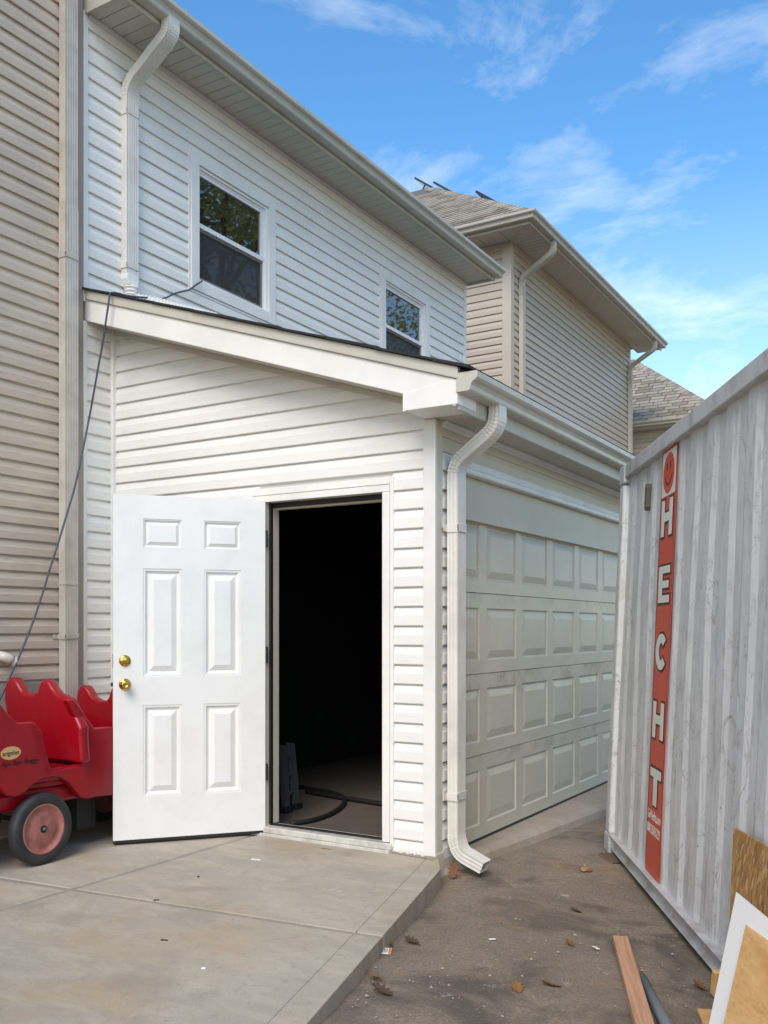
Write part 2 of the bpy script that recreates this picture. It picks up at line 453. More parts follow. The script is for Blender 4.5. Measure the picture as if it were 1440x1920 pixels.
# ------------------------------------------------------------------ mesh helpers
class MB:
    def __init__(s):
        s.v = []; s.f = []
    def add(s, vs, fs):
        o = len(s.v)
        s.v += [tuple(v) for v in vs]
        s.f += [tuple(i+o for i in f) for f in fs]
        return s
    def box(s, x0, x1, y0, y1, z0, z1):
        return s.add([(x0,y0,z0),(x1,y0,z0),(x1,y1,z0),(x0,y1,z0),(x0,y0,z1),(x1,y0,z1),(x1,y1,z1),(x0,y1,z1)],
                     [(0,3,2,1),(4,5,6,7),(0,1,5,4),(1,2,6,5),(2,3,7,6),(3,0,4,7)])
    def prism(s, pts, fn0, fn1, cap=True):
        """pts: list of 2D; fn(p)->3D start / end"""
        n = len(pts)
        a = [fn0(p) for p in pts]; b = [fn1(p) for p in pts]
        fs = [(i, (i+1) % n, n+(i+1) % n, n+i) for i in range(n)]
        if cap:
            fs += [tuple(range(n-1, -1, -1)), tuple(range(n, 2*n))]
        return s.add(a+b, fs)
    def loops(s, loops, close=False, cap=True):
        n = len(loops[0]); o = []
        for L in loops:
            o += list(L)
        fs = []
        m = len(loops)
        for k in range(m if close else m-1):
            for i in range(n):
                j = (i+1) % n; k2 = (k+1) % m
                fs.append((k*n+i, k*n+j, k2*n+j, k2*n+i))
        if cap and not close:
            fs += [tuple(range(n-1, -1, -1)), tuple(range((m-1)*n, m*n))]
        return s.add(o, fs)
    def tube(s, path, r, n=10, cap=True):
        path = [Vector(p) for p in path]
        L = []
        up = Vector((0, 0, 1))
        prev = None
        for i, p in enumerate(path):
            t = (path[min(i+1, len(path)-1)]-path[max(i-1, 0)]).normalized()
            if prev is None:
                a = t.cross(up)
                if a.length < 0.1:
                    a = t.cross(Vector((1, 0, 0)))
                a.normalize()
            else:
                a = (prev - t*prev.dot(t)).normalized()
            prev = a
            b = t.cross(a)
            rr = r[i] if isinstance(r, (list, tuple)) else r
            L.append([p+(a*math.cos(2*math.pi*k/n)+b*math.sin(2*math.pi*k/n))*rr for k in range(n)])
        return s.loops(L, cap=cap)
    def mesh(s, name):
        me = bpy.data.meshes.new(name)
        me.from_pydata(s.v, [], s.f)
        me.validate(clean_customdata=False)
        bm = bmesh.new(); bm.from_mesh(me)
        bmesh.ops.recalc_face_normals(bm, faces=bm.faces)
        bm.to_mesh(me); bm.free()
        return me
    def build(s, name, mat, parent=None, smooth=False, bevel=0, seg=2, clip=None):
        me = s.mesh(name)
        if clip:
            bm = bmesh.new(); bm.from_mesh(me)
            for co, no in clip:
                bmesh.ops.bisect_plane(bm, geom=bm.verts[:]+bm.edges[:]+bm.faces[:], plane_co=co, plane_no=no, clear_outer=True)
            bm.to_mesh(me); bm.free()
        return link(name, me, mat, parent, smooth, bevel, seg)

def link(name, me, mat, parent=None, smooth=False, bevel=0, seg=2):
    o = bpy.data.objects.new(name, me)
    col.objects.link(o)
    if mat is not None and not me.materials:
        me.materials.append(M[mat] if isinstance(mat, str) else mat)
    if smooth:
        for p in me.polygons:
            p.use_smooth = True
    if bevel:
        b = o.modifiers.new('bevel', 'BEVEL')
        b.width = bevel; b.segments = seg; b.limit_method = 'ANGLE'; b.angle_limit = R(38)
    if smooth == 'auto':
        pass
    if parent:
        o.parent = parent
        if parent not in LOCAL:
            o.matrix_parent_inverse = wmat(parent).inverted()
    return o
LOCAL = set()            # parents whose children are given in the parent's own coordinates
def wmat(o):
    if o.parent is None:
        return o.matrix_basis.copy()
    return wmat(o.parent) @ o.matrix_parent_inverse @ o.matrix_basis
def box(name, mat, parent, x0, x1, y0, y1, z0, z1, bevel=0.003, seg=2):
    return MB().box(x0, x1, y0, y1, z0, z1).build(name, mat, parent, bevel=bevel, seg=seg)
def tag(o, label=None, cat=None, group=None, kind=None):
    if label: o['label'] = label
    if cat: o['category'] = cat
    if group: o['group'] = group
    if kind: o['kind'] = kind
    return o
def thing(name, label, cat, loc=(0, 0, 0), group=None):
    o = bpy.data.objects.new(name, None)
    o.empty_display_size = 0.2
    col.objects.link(o)
    o.location = loc
    return tag(o, label, cat, group)
def rounded_path(pts, r, n=8):
    """polyline with rounded corners, returns points and flag (True on bends)"""
    pts = [Vector(p) for p in pts]
    out = [(pts[0], False)]
    for i in range(1, len(pts)-1):
        a, b, c = pts[i-1], pts[i], pts[i+1]
        d1 = (a-b).normalized(); d2 = (c-b).normalized()
        ang = d1.angle(d2)
        cut = min(r/math.tan(ang/2), (a-b).length*0.48, (c-b).length*0.48)
        p1 = b+d1*cut; p2 = b+d2*cut
        for k in range(n+1):
            t = k/n
            q = p1*(1-t)**2 + b*2*t*(1-t) + p2*t*t
            out.append((q, True))
    out.append((pts[-1], False))
    return out

# boards: stepped lap profile, one object per course and segment
BOARD_CACHE = {}
def board_mesh(length, e, depth, slot=0.007):
    key = (round(length, 3), e, depth, slot)
    if key not in BOARD_CACHE:
        prof = [(-0.004, 0.0), (0.0015, 0.0005), (0.0015, slot), (depth*0.90, slot), (depth, slot+0.004), (depth*0.95, 0.60*e), (depth*0.78, 0.67*e), (0.0050, 0.985*e), (-0.004, e)]
        mb = MB()
        mb.prism(prof, lambda p: (0, p[0], p[1]), lambda p: (length, p[0], p[1]))
        BOARD_CACHE[key] = mb.mesh('siding_board')
    return BOARD_CACHE[key]
def siding(parent, face, wall, u0, u1, z0, z1, e, mat, holes=(), depth=0.019, clip=None, slot=0.0075):
    """face '+X' -> wall at X=wall running along Y; '-Y' -> wall at Y=wall running along X"""
    k = 0
    z = z0
    while z < z1-0.01:
        segs = [(u0, u1)]
        for (a, b, c, d) in holes:
            if z+e > c and z < d:
                ns = []
                for (p, q) in segs:
                    if b <= p or a >= q:
                        ns.append((p, q))
                    else:
                        if a > p+0.01: ns.append((p, a))
                        if b < q-0.01: ns.append((b, q))
                segs = ns
        for (p, q) in segs:
            L = q-p
            if clip:
                lim = clip(z)
                if lim is not None:
                    L = min(q, lim)-p
                    if L < 0.02:
                        continue
            me = board_mesh(L, e, depth, slot)
            o = link('siding_board', me, mat, parent)
            if face == '+X':
                # board local x -> world +Y, local y -> +X
                o.matrix_basis = Matrix(((0, 1, 0, wall), (1, 0, 0, p), (0, 0, 1, z), (0, 0, 0, 1)))
            else:
                # local x -> world +X, local y -> -Y
                o.matrix_basis = Matrix(((1, 0, 0, p), (0, -1, 0, wall), (0, 0, 1, z), (0, 0, 0, 1)))
        z += e
        k += 1

def rect_spout(name, parent, mat, pts, wy, wd, y0, elbow_r=0.10, flute=0.0025):
    """rectangular downspout: path in the XZ plane (list of (x,z)), width wy along Y from y0, depth wd in the plane"""
    P = rounded_path([(x, 0, z) for x, z in pts], elbow_r, 13)
    # fluted cross-section (in-plane offset a, along Y offset b)
    sec = []
    n1, n2 = 10, 6
    h = wd/2
    for k in range(n1+1):
        f = flute if k % 2 == 1 else 0.0
        sec.append((h-f, wy*k/n1))
    for k in range(1, n2):
        f = flute if k % 2 == 1 else 0
        sec.append((h-wd*k/n2, wy-f))
    for k in range(n1+1):
        f = flute if k % 2 == 1 else 0.0
        sec.append((-h+f, wy-wy*k/n1))
    for k in range(1, n2):
        f = flute if k % 2 == 1 else 0
        sec.append((-h+wd*k/n2, f))
    L = []
    bendk = 0
    for i, (p, bend) in enumerate(P):
        a = P[max(i-1, 0)][0]; b = P[min(i+1, len(P)-1)][0]
        t = (b-a).normalized()
        nrm = Vector((-t.z, 0, t.x))
        if nrm.x < 0 or (abs(nrm.x) < 1e-4 and nrm.z > 0):
            pass
        sc_ = 1.0
        if bend:
            sc_ = 1.0 + (0.04 if bendk % 2 else -0.012)
            bendk += 1
        L.append([p + nrm*(q[0]*sc_) + Vector((0, y0+wy/2+(q[1]-wy/2)*sc_, 0)) for q in sec])
    mb = MB().loops(L, cap=False)
    o = mb.build(name, mat, parent)
    so = o.modifiers.new('wall', 'SOLIDIFY'); so.thickness = 0.002; so.offset = -1
    return o
def strap(parent, mat, x0, x1, y0, y1, z, h=0.035, ear=0.04, wallx=None):
    """strap round a downspout on a +X facing wall"""
    t = 0.006
    mb = MB()
    mb.box(x0-0.002, x1+t, y0-t, y0, z-h/2, z+h/2)
    mb.box(x1, x1+t, y0-t, y1+t, z-h/2+0.004, z+h/2+0.004)
    mb.box(x0-0.002, x1+t, y1, y1+t, z-h/2, z+h/2)
    mb.box(x0-0.003, x0, y0-ear, y0, z-h*0.42, z+h*0.42)
    return mb.build('strap', mat, parent, bevel=0.0015)

GUT = [(0, 0), (0.072, 0), (0.080, 0.008), (0.084, 0.030), (0.094, 0.046), (0.112, 0.056), (0.122, 0.066), (0.124, 0.092), (0.118, 0.098), (0.114, 0.094), (0.116, 0.070), (0.104, 0.062), (0.086, 0.05), (0.077, 0.034), (0.072, 0.008), (0.004, 0.006), (0.004, 0.098), (0, 0.098)]
def gutter_x(name, mat, parent, x, z, y0, y1, s=1.0):
    o = MB().prism(GUT, lambda p: (x+p[0]*s, y0, z+p[1]*s), lambda p: (x+p[0]*s, y1, z+p[1]*s)).build(name, mat, parent)
    E_ = [q for q in GUT[:9]]+[(0, 0.098)]
    for y in (y0-0.0025, y1+0.0005):
        MB().prism(E_, lambda p: (x+p[0]*s*1.012-0.001, y, z+p[1]*s*1.01-0.0005), lambda p: (x+p[0]*s*1.012-0.001, y+0.002, z+p[1]*s*1.01-0.0005)).build('end_cap', mat, o)
    return o
def ring_panel(w, h, prof):
    """concentric rectangular loops in local XZ, y = depth (positive = proud)"""
    mb = MB(); L = []
    for ins, d in prof:
        L.append([(ins, d, ins), (w-ins, d, ins), (w-ins, d, h-ins), (ins, d, h-ins)])
    n = 4
    vs = [p for l in L for p in l]; fs = []
    for k in range(len(L)-1):
        for i in range(4):
            j = (i+1) % 4
            fs.append((k*4+i, k*4+j, k*4+4+j, k*4+4+i))
    k = len(L)-1
    fs.append((k*4, k*4+1, k*4+2, k*4+3))
    return mb.add(vs, fs)
def holed_plate(us, vs, holes):
    """grid faces over us x vs except the hole cells; in local XZ at y=0"""
    mb = MB()
    for i in range(len(us)-1):
        for j in range(len(vs)-1):
            uc = (us[i]+us[i+1])/2; vc = (vs[j]+vs[j+1])/2
            if any(a < uc < b and c < vc < d for a, b, c, d in holes):
                continue
            mb.add([(us[i], 0, vs[j]), (us[i+1], 0, vs[j]), (us[i+1], 0, vs[j+1]), (us[i], 0, vs[j+1])], [(0, 1, 2, 3)])
    return mb

# ================================================================== SETTING: ground, slab, apron
def clamp(v, a, b):
    return max(a, min(b, v))
def gz(x, y):
    """asphalt height"""
    z = -0.036-0.043*clamp(y-2.46, -1.2, 2.0)
    z -= 0.010*clamp(y-4.46, 0, 4)
    z -= 0.030*clamp(x+1.9, -0.5, 3.0)
    return z
def under(x, y):
    """1 well inside the slab outline, so that the asphalt stays below the concrete"""
    d = -((x+1.767)*0.9647+(y-2.452)*0.2639)        # metres to the left of the slab edge
    if y > 4.6:
        d = -2.75-x
    return clamp((d-0.15)/0.3, 0, 1)
def ground():
    xs = [-160, -60, -25, -12, -8]+[-6+0.3*i for i in range(41)]+[8, 12, 25, 60, 160]
    ys = [-120, -50, -20, -8, -4]+[-2+0.3*i for i in range(48)]+[14, 20, 30, 60, 200]
    vs = []; fs = []
    for y in ys:
        for x in xs:
            n = 0.004*math.sin(3.1*x+1.7*y)+0.003*math.sin(5.3*y-2.2*x)
            vs.append((x, y, gz(x, y)+n-0.16*under(x, y)))
    w = len(xs)
    for j in range(len(ys)-1):
        for i in range(w-1):
            fs.append((j*w+i, j*w+i+1, (j+1)*w+i+1, (j+1)*w+i))
    o = MB().add(vs, fs).build('asphalt_ground', 'asphalt', smooth=True)
    return tag(o, kind='structure')
ground()

# slab: panels with tooled joints, each a piece of its own
slab = bpy.data.objects.new('concrete_slab', None)
col.objects.link(slab)
tag(slab, kind='structure')
def poly_clip(poly, p, n):
    """keep the side where (q-p).n >= 0"""
    out = []
    for i in range(len(poly)):
        a = Vector(poly[i]); b = Vector(poly[(i+1) % len(poly)])
        da = (a-p).dot(n); db = (b-p).dot(n)
        if da >= 0: out.append(tuple(a))
        if da*db < 0:
            t = da/(da-db)
            out.append(tuple(a+(b-a)*t))
    return out
def poly_inset(poly, d):
    n = len(poly); res = []
    P = [Vector(p) for p in poly]
    area = sum(P[i].x*P[(i+1) % n].y-P[(i+1) % n].x*P[i].y for i in range(n))
    sgn = 1 if area > 0 else -1
    for i in range(n):
        a, b, c = P[i-1], P[i], P[(i+1) % n]
        e1 = (b-a).normalized(); e2 = (c-b).normalized()
        n1 = Vector((-e1.y, e1.x))*sgn; n2 = Vector((-e2.y, e2.x))*sgn
        k = 1+n1.dot(n2)
        res.append(b+(n1+n2)*(d/max(k, 0.2)))
    return res
slab_poly = [(-4.95, 4.592), (-2.418, 4.592), (-2.30, 4.40), (-1.767, 2.452), (-0.80, -0.87), (-4.95, -0.87)]
j1p, j1n = Vector((-3.66, 0)), Vector((1, 0))
j2p, j2n = Vector((-3.671, 3.125)), Vector((-0.105, 1)).normalized()
e_dir = (Vector((-1.767, 2.452))-Vector((-2.30, 4.40))).normalized()
e_p = Vector((-2.425, 4.39))+Vector((0.0, 0)); e_n = Vector((-e_dir.y, e_dir.x))
if e_n.x > 0: e_n = -e_n
def slab_piece(name, poly, inner):
    loops = []
    for ins, z in ((0.0, -0.17), (0.0, -0.012), (0.002, -0.004), (0.008, 0.0), (0.03, 0.0)):
        if ins == 0.0:
            L = [Vector(p) for p in poly]
        else:
            L = poly_inset(poly, ins)
        loops.append([(p.x, p.y, z) for p in L])
    MB().loops(loops).build(name, 'concrete', slab)
for s1 in (1, -1):
    for s2 in (1, -1):
        P = poly_clip(slab_poly, j1p+j1n*s1*0.019, j1n*s1)
        P = poly_clip(P, j2p+j2n*s2*0.019, j2n*s2)
        if s1 > 0:
            A = poly_clip(P, e_p+e_n*0.0005, e_n)
            B = poly_clip(P, e_p-e_n*0.0005, -e_n)
            for Q, nm in ((A, 'slab_panel'), (B, 'slab_edge_strip')):
                loops = []
                for ins, z in ((0.0, -0.17), (0.0, -0.004), (0.0007, -0.001), (0.002, 0.0), (0.02, 0.0)):
                    if nm == 'slab_edge_strip':
                        ins = ins*1.0
                    L = poly_inset(Q, ins) if ins else [Vector(p) for p in Q]
                    loops.append([(p.x, p.y, z) for p in L])
                o = MB().loops(loops).build(nm, 'concrete', slab)
                if nm == 'slab_edge_strip':
                    b = o.modifiers.new('bevel', 'BEVEL'); b.width = 0.012; b.segments = 3; b.limit_method = 'ANGLE'; b.angle_limit = R(50)
        else:
            slab_piece('slab_panel', P, 0)

# tooled joints: darker dirt-filled strips a few millimetres below the panels
for nm, P in (('slab_joint', poly_clip(poly_clip(slab_poly, j1p-j1n*0.0185, j1n), j1p+j1n*0.0185, -j1n)),):
    for s2 in (1, -1):
        Q = poly_clip(P, j2p+j2n*s2*0.019, j2n*s2)
        MB().loops([[(x, y, z) for x, y in Q] for z in (-0.1, -0.0045)]).build(nm, 'joint', slab)
Q = poly_clip(poly_clip(slab_poly, j2p-j2n*0.0185, j2n), j2p+j2n*0.0185, -j2n)
MB().loops([[(x, y, z) for x, y in Q] for z in (-0.1, -0.0042)]).build('slab_joint', 'joint', slab)

def apron():
    mb = MB()
    rows = [(4.83, -2.375), (5.2, -2.34), (5.8, -2.29), (6.4, -2.25), (7.0, -2.21), (8.0, -2.12), (9.6, -2.0)]
    L = []
    for y, xo in rows:
        zo = gz(xo, y)
        L.append([(-2.62, y, -0.25), (-2.62, y, -0.045), (-2.5, y, -0.047), (xo-0.07, y, zo+0.075), (xo-0.03, y, zo+0.066), (xo-0.008, y, zo+0.045), (xo+0.004, y, zo-0.02), (xo+0.004, y, -0.25)])
    o = mb.loops(L).build('garage_apron', 'concrete2')
    tag(o, kind='structure')
apron()

# ================================================================== WHITE TWO-STOREY HOUSE
XM = -4.955
EXP = 0.1093
wh = thing('white_house', 'white two storey house wall with two windows above the lean-to garage', 'house', (XM, 7.2, 0))
W1 = (5.35, 6.388, 3.855, 4.915)
W2 = (8.133, 9.167, 3.855, 4.915)
z_first = 4.955-EXP*45
core = MB()
prev = 4.345
for w in (W1, W2):
    core.box(XM-0.20, XM, prev, w[0]+0.085, -0.15, 5.55)
    core.box(XM-0.20, XM, w[0]+0.085, w[1]-0.085, -0.15, w[2]+0.085)
    core.box(XM-0.20, XM, w[0]+0.085, w[1]-0.085, w[3]-0.085, 5.55)
    prev = w[1]-0.085
core.box(XM-0.20, XM, prev, 10.10, -0.15, 5.55)
core.build('wall', 'core', wh)
holes = [(w[0]+0.03, w[1]-0.03, w[2]+0.09, w[3]-0.09) for w in (W1, W2)]
siding(wh, '+X', XM, 4.352, 10.06, 4.955-EXP*14, 5.40, EXP, 'vinyl', holes)
siding(wh, '+X', XM, 4.352, 4.575, z_first+0.24, 4.955-EXP*14-0.01, EXP, 'vinyl')
box('corner_trim', 'white', wh, XM-0.01, XM+0.022, 10.045, 10.10, 3.3, 5.383)
box('corner_trim', 'white', wh, XM-0.01, XM+0.024, 4.318, 4.357, 3.45, 5.385)
box('corner_trim', 'white', wh, XM-0.01, XM+0.022, 4.318, 4.350, 0.62, 3.32)
box('inside_corner_trim', 'white', wh, XM-0.01, XM+0.040, 4.558, 4.600, 0.02, 3.40)
# eave
SZ = 5.383; XF = -4.60
def soffit_strip(parent, mat, x0, x1, y0, y1, z, step, axis='y', name='soffit_panel'):
    me = MB().box(0, x1-x0, 0, step-0.006, 0, 0.012).mesh(name)
    y = y0; k = 0
    while y < y1-0.01:
        o = link(name, me, mat, parent, bevel=0.002, seg=1)
        o.matrix_basis = Matrix.Translation((x0, y, z))
        y += step; k += 1
soffit_strip(wh, 'soffit_vent', XM+0.012, XF+0.002, 4.345, 10.12, SZ, 0.1045)
box('soffit_backing', 'core', wh, XM, XF-0.005, 4.345, 10.12, SZ+0.014, SZ+0.03, bevel=0)
box('frieze_trim', 'white', wh, XM+0.002, XM+0.03, 4.36, 10.10, SZ-0.028, SZ-0.001)
MB().prism([(XF, SZ-0.028), (XF+0.016, SZ-0.028), (XF+0.020, SZ-0.020), (XF+0.020, SZ+0.06), (XF+0.026, SZ+0.15), (XF, SZ+0.15)], lambda p: (p[0], 4.335, p[1]), lambda p: (p[0], 10.135, p[1])).build('fascia', 'gutter', wh, bevel=0.002)
g_up = gutter_x('gutter', 'gutter', wh, XF+0.026, 5.385, 4.30, 10.16, 0.98)
box('eave_end_board', 'gutter', wh, XM+0.003, XF+0.02, 10.125, 10.137, SZ-0.02, SZ+0.15)
box('eave_end_board', 'gutter', wh, XM+0.003, XF+0.02, 4.325, 4.338, SZ-0.02, SZ+0.15)
# roof (rises away from the viewer)
def roof_slab(name, mat, parent, x0, z0, x1, z1, y0, y1, t=0.04):
    return MB().prism([(x0, z0), (x1, z1), (x1, z1+t), (x0, z0+t)], lambda p: (p[0], y0, p[1]), lambda p: (p[0], y1, p[1])).build(name, mat, parent)
roof_slab('roof', 'shingle_black', wh, XF+0.06, 5.50, -9.2, 6.9, 4.33, 10.16)
roof_slab('roof', 'shingle_black', wh, -9.2, 6.9, -13.8, 5.50, 4.33, 10.16)
box('wall', 'core', wh, -13.4, XM-0.2, 10.0, 10.10, -0.15, 5.6, bevel=0)
box('wall', 'core', wh, -13.4, -13.3, 4.40, 9.99, -0.15, 5.6, bevel=0)

def window(parent, w, trimw=0.088):
    y0, y1, z0, z1 = w
    X = XM
    a0, a1, b0, b1 = y0+trimw, y1-trimw, z0+trimw, z1-trimw
    # vinyl frame inside, stepping back; its mesh carries the whole window
    t = 0.040
    c0, c1, d0, d1 = a0+t*0.6, a1-t, b0+t*0.6, b1-t*0.9
    rect = lambda x, p, q, r_, u: [(x, p, r_), (x, q, r_), (x, q, u), (x, p, u)]
    o = MB().loops([rect(X-0.06, a0, a1, b0, b1), rect(X+0.012, a0, a1, b0, b1), rect(X+0.012, a0+t*0.45, a1-t*0.6, b0+t*0.3, b1-t*0.5),
                    rect(X-0.004, a0+t*0.5, a1-t*0.65, b0+t*0.35, b1-t*0.55), rect(X-0.004, c0, c1, d0, d1), rect(X-0.06, c0, c1, d0, d1)], cap=False).build('window', 'winframe', parent, bevel=0.002)
    MB().box(X+0.0, X+0.030, y0, y0+trimw, z0, z1).build('side_casing', 'white', o, bevel=0.002)
    MB().box(X+0.0, X+0.030, y1-trimw, y1, z0, z1).build('side_casing', 'white', o, bevel=0.002)
    MB().box(X, X+0.0285, y0+trimw, y1-trimw, z1-trimw, z1).build('head_casing', 'white', o, bevel=0.002)
    MB().box(X, X+0.0285, y0+trimw, y1-trimw, z0, z0+trimw).build('sill_casing', 'white', o, bevel=0.002)
    # thin j-channel round it
    j = MB()
    j.box(X, X+0.020, y0-0.022, y0-0.001, z0-0.022, z1+0.022)
    j.box(X, X+0.020, y1+0.001, y1+0.014, z0-0.022, z1+0.022)
    j.box(X, X+0.019, y0, y1, z1+0.001, z1+0.022)
    j.box(X, X+0.019, y0, y1, z0-0.022, z0-0.001)
    j.build('channel', 'white', o, bevel=0.002)
    dm = d0+(d1-d0)*0.50
    # upper sash
    s = MB()
    s.box(X-0.05, X-0.008, c0, c0+0.016, dm, d1); s.box(X-0.05, X-0.008, c1-0.026, c1, dm, d1)
    s.box(X-0.05, X-0.009, c0+0.016, c1-0.026, d1-0.022, d1)
    s.build('upper_sash', 'winframe', o, bevel=0.002)
    box('meeting_rail', 'winframe', o, X-0.05, X+0.002, c0, c1, dm-0.018, dm+0.018)
    box('pane', 'glass', o, X-0.030, X-0.024, c0+0.014, c1-0.024, dm+0.016, d1-0.02, bevel=0)
    box('pane', 'glass', o, X-0.046, X-0.040, c0+0.014, c1-0.024, d0+0.02, dm-0.016, bevel=0)
    # lower screen frame + mesh
    s = MB()
    s.box(X-0.032, X-0.016, c0, c0+0.012, d0, dm-0.019); s.box(X-0.032, X-0.016, c1-0.020, c1, d0, dm-0.019)
    s.box(X-0.032, X-0.017, c0+0.012, c1-0.02, d0, d0+0.02); s.box(X-0.032, X-0.017, c0+0.012, c1-0.02, dm-0.035, dm-0.019)
    s.build('screen_frame', 'dark_frame', o, bevel=0.002)
    MB().add([(X-0.022, c0+0.01, d0+0.015), (X-0.022, c1-0.015, d0+0.015), (X-0.022, c1-0.015, dm-0.025), (X-0.022, c0+0.01, dm-0.025)], [(0, 1, 2, 3)]).build('insect_screen', 'screen', o)
    return o
M['dark_frame'] = simple('grey_screen_frame', (0.20, 0.19, 0.18, 1), 0.5, dirt=0.1)
window(wh, W1); window(wh, W2)
# upper downspout
us = rect_spout('downspout', wh, 'spout', [(-4.525, 5.41), (-4.525, 5.30), (-4.915, 5.06), (-4.915, 3.72)], 0.105, 0.066, 4.655, 0.19)
for zz in (4.86, 3.79):
    strap(us, 'spout', -4.946, -4.884, 4.655, 4.760, zz)
def ribbed(path, r, mat, name, parent, amp=0.006, step=0.012, n=16):
    path = [Vector(p) for p in path]
    pts = []; rs = []
    tot = 0; k = 0
    for a, b in zip(path[:-1], path[1:]):
        m = max(2, int((b-a).length/step))
        for i in range(m):
            pts.append(a+(b-a)*i/m); rs.append(r+(amp if k % 2 else -amp)); k += 1
    pts.append(path[-1]); rs.append(r)
    return MB().tube(pts, rs, n).build(name, mat, parent, smooth=False)
MB().loops([[(-4.951, 4.650, 3.735), (-4.878, 4.650, 3.735), (-4.878, 4.765, 3.735), (-4.951, 4.765, 3.735)],
            [(-4.951, 4.650, 3.70), (-4.878, 4.650, 3.70), (-4.878, 4.765, 3.70), (-4.951, 4.765, 3.70)],
            [(-4.945, 4.668, 3.655), (-4.872, 4.668, 3.655), (-4.872, 4.752, 3.655), (-4.945, 4.752, 3.655)]]).build('adapter', 'white', us, bevel=0.006)
ribbed([(-4.908, 4.71, 3.66), (-4.905, 4.712, 3.56), (-4.895, 4.73, 3.545)], 0.046, 'white', 'flexible_pipe', us)
ribbed([(-4.86, 4.72, 3.565), (-4.76, 4.80, 3.545), (-4.55, 4.90, 3.475), (-4.35, 4.97, 3.41)], 0.040, 'white', 'flexible_pipe', us)

# ================================================================== LEAN-TO GARAGE
YF = 4.60; XC = -2.440; YR = 4.34
ga = thing('lean_to_garage', 'white lean-to garage with open side door and dusty roll-up door', 'garage', (-3.6, 6.5, 0))
def soff_z(x):     # underside of the rake at x
    return 3.325-0.328*(x+4.942)
# front wall core with the doorway
DX0, DX1, DTOP = -3.605, -2.767, 2.045
fw = MB()
fw.box(XM+0.001, DX0-0.03, YF, YF+0.12, -0.15, 2.4); fw.box(DX1+0.03, XC-0.004, YF, YF+0.12, -0.15, 2.4); fw.box(DX0-0.03, DX1+0.03, YF, YF+0.12, DTOP+0.04, 2.4)
fw.build('wall', 'core', ga)
MB().prism([(XM+0.001, 2.4), (XC-0.004, 2.4), (XC-0.004, 2.44), (XM+0.001, 3.30)], lambda p: (p[0], YF, p[1]), lambda p: (p[0], YF+0.12, p[1])).build('wall', 'core', ga)
zf0 = 2.152-EXP*20
def rake_clip(z):
    return -4.942+(3.325-(z+0.02))/0.328+0.05
siding(ga, '-Y', YF, XM+0.036, -2.497, zf0, 3.40, EXP, 'vinyl', [(DX0-0.06, DX1+0.060, -1, DTOP+0.075)], clip=rake_clip)
# corner board, front and side faces
box('corner_post', 'white', ga, -2.505, XC+0.010, YF-0.020, YF+0.0, 0.005, 2.43, bevel=0.004)
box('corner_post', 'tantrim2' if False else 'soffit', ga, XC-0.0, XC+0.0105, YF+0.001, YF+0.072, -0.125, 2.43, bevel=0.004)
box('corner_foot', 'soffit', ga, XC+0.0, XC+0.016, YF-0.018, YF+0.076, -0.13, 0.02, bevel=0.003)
# rake: fascia board, drip trim, shingles
RS = 0.3287
def rake_poly(name, mat, zlo, zhi, x0, x1, y0, y1, bevel=0.002):
    f = lambda x: -RS*(x+4.942)
    return MB().prism([(x0, f(x0)+zlo), (x1, f(x1)+zlo), (x1, f(x1)+zhi), (x0, f(x0)+zhi)], lambda p: (p[0], y0, p[1]), lambda p: (p[0], y1, p[1])).build(name, mat, ga, bevel=bevel)
rake_poly('rake_fascia', 'white', 3.325, 3.466, -4.945, -2.185, YR, YR+0.02)
rake_poly('rake_drip_trim', 'gutter', 3.4665, 3.528, -4.96, -2.165, YR-0.014, YR+0.02, bevel=0.004)
rake_poly('rake_soffit', 'soffit', 3.327, 3.340, -4.945, -2.47, YR+0.021, YF+0.0)
rake_poly('rake_bed_trim', 'soffit', 3.292, 3.3265, -4.91, -2.47, YF-0.035, YF-0.001)
rake_poly('roof_deck', 'roofing', 3.44, 3.5265, -4.95, -2.165, YR+0.021, 10.08, bevel=0)
# black shingle courses along the rake: individual starter tabs
def shingle_edge():
    f = lambda x: -RS*(x+4.942)+3.529
    x = -4.965
    k = 0
    while x < -2.12:
        w = 0.33
        x1 = min(x+w, -2.115)
        d = random.uniform(-0.004, 0.006)
        t = random.uniform(0.010, 0.016)
        MB().prism([(x, f(x)), (x1+0.02, f(x1+0.02)+0.004), (x1+0.02, f(x1+0.02)+0.004+t), (x, f(x)+t)],
                   lambda p: (p[0], YR-0.032+d, p[1]), lambda p: (p[0], 10.08, p[1])).build('shingle', 'shingle_black', ga)
        x = x1
shingle_edge()
# eave return box at the rake foot
MB().prism([(-2.490, 2.428), (-2.172, 2.428), (-2.172, 2.552), (-2.200, 2.562), (-2.490, 2.519)], lambda p: (p[0], YR-0.003, p[1]), lambda p: (p[0], YF-0.036, p[1])).build('eave_return', 'white', ga, bevel=0.002)
box('eave_return_cap', 'white', ga, -2.494, -2.482, YR-0.006, YR+0.03, 2.424, 2.520, bevel=0.001)
# horizontal eave soffit
GE = 9.95
soffit_strip(ga, 'soffit', XC-0.01, -2.200, YF-0.035, GE, 2.432, 0.31)
box('soffit_backing', 'core', ga, XC-0.02, -2.21, YF-0.03, GE, 2.446, 2.46, bevel=0)
box('fascia', 'gutter', ga, -2.200, -2.176, YR+0.03, GE, 2.405, 2.56, bevel=0.004)
gutter_x('gutter', 'gutter', ga, -2.196+0.021, 2.487, YR-0.006, GE, 0.98)
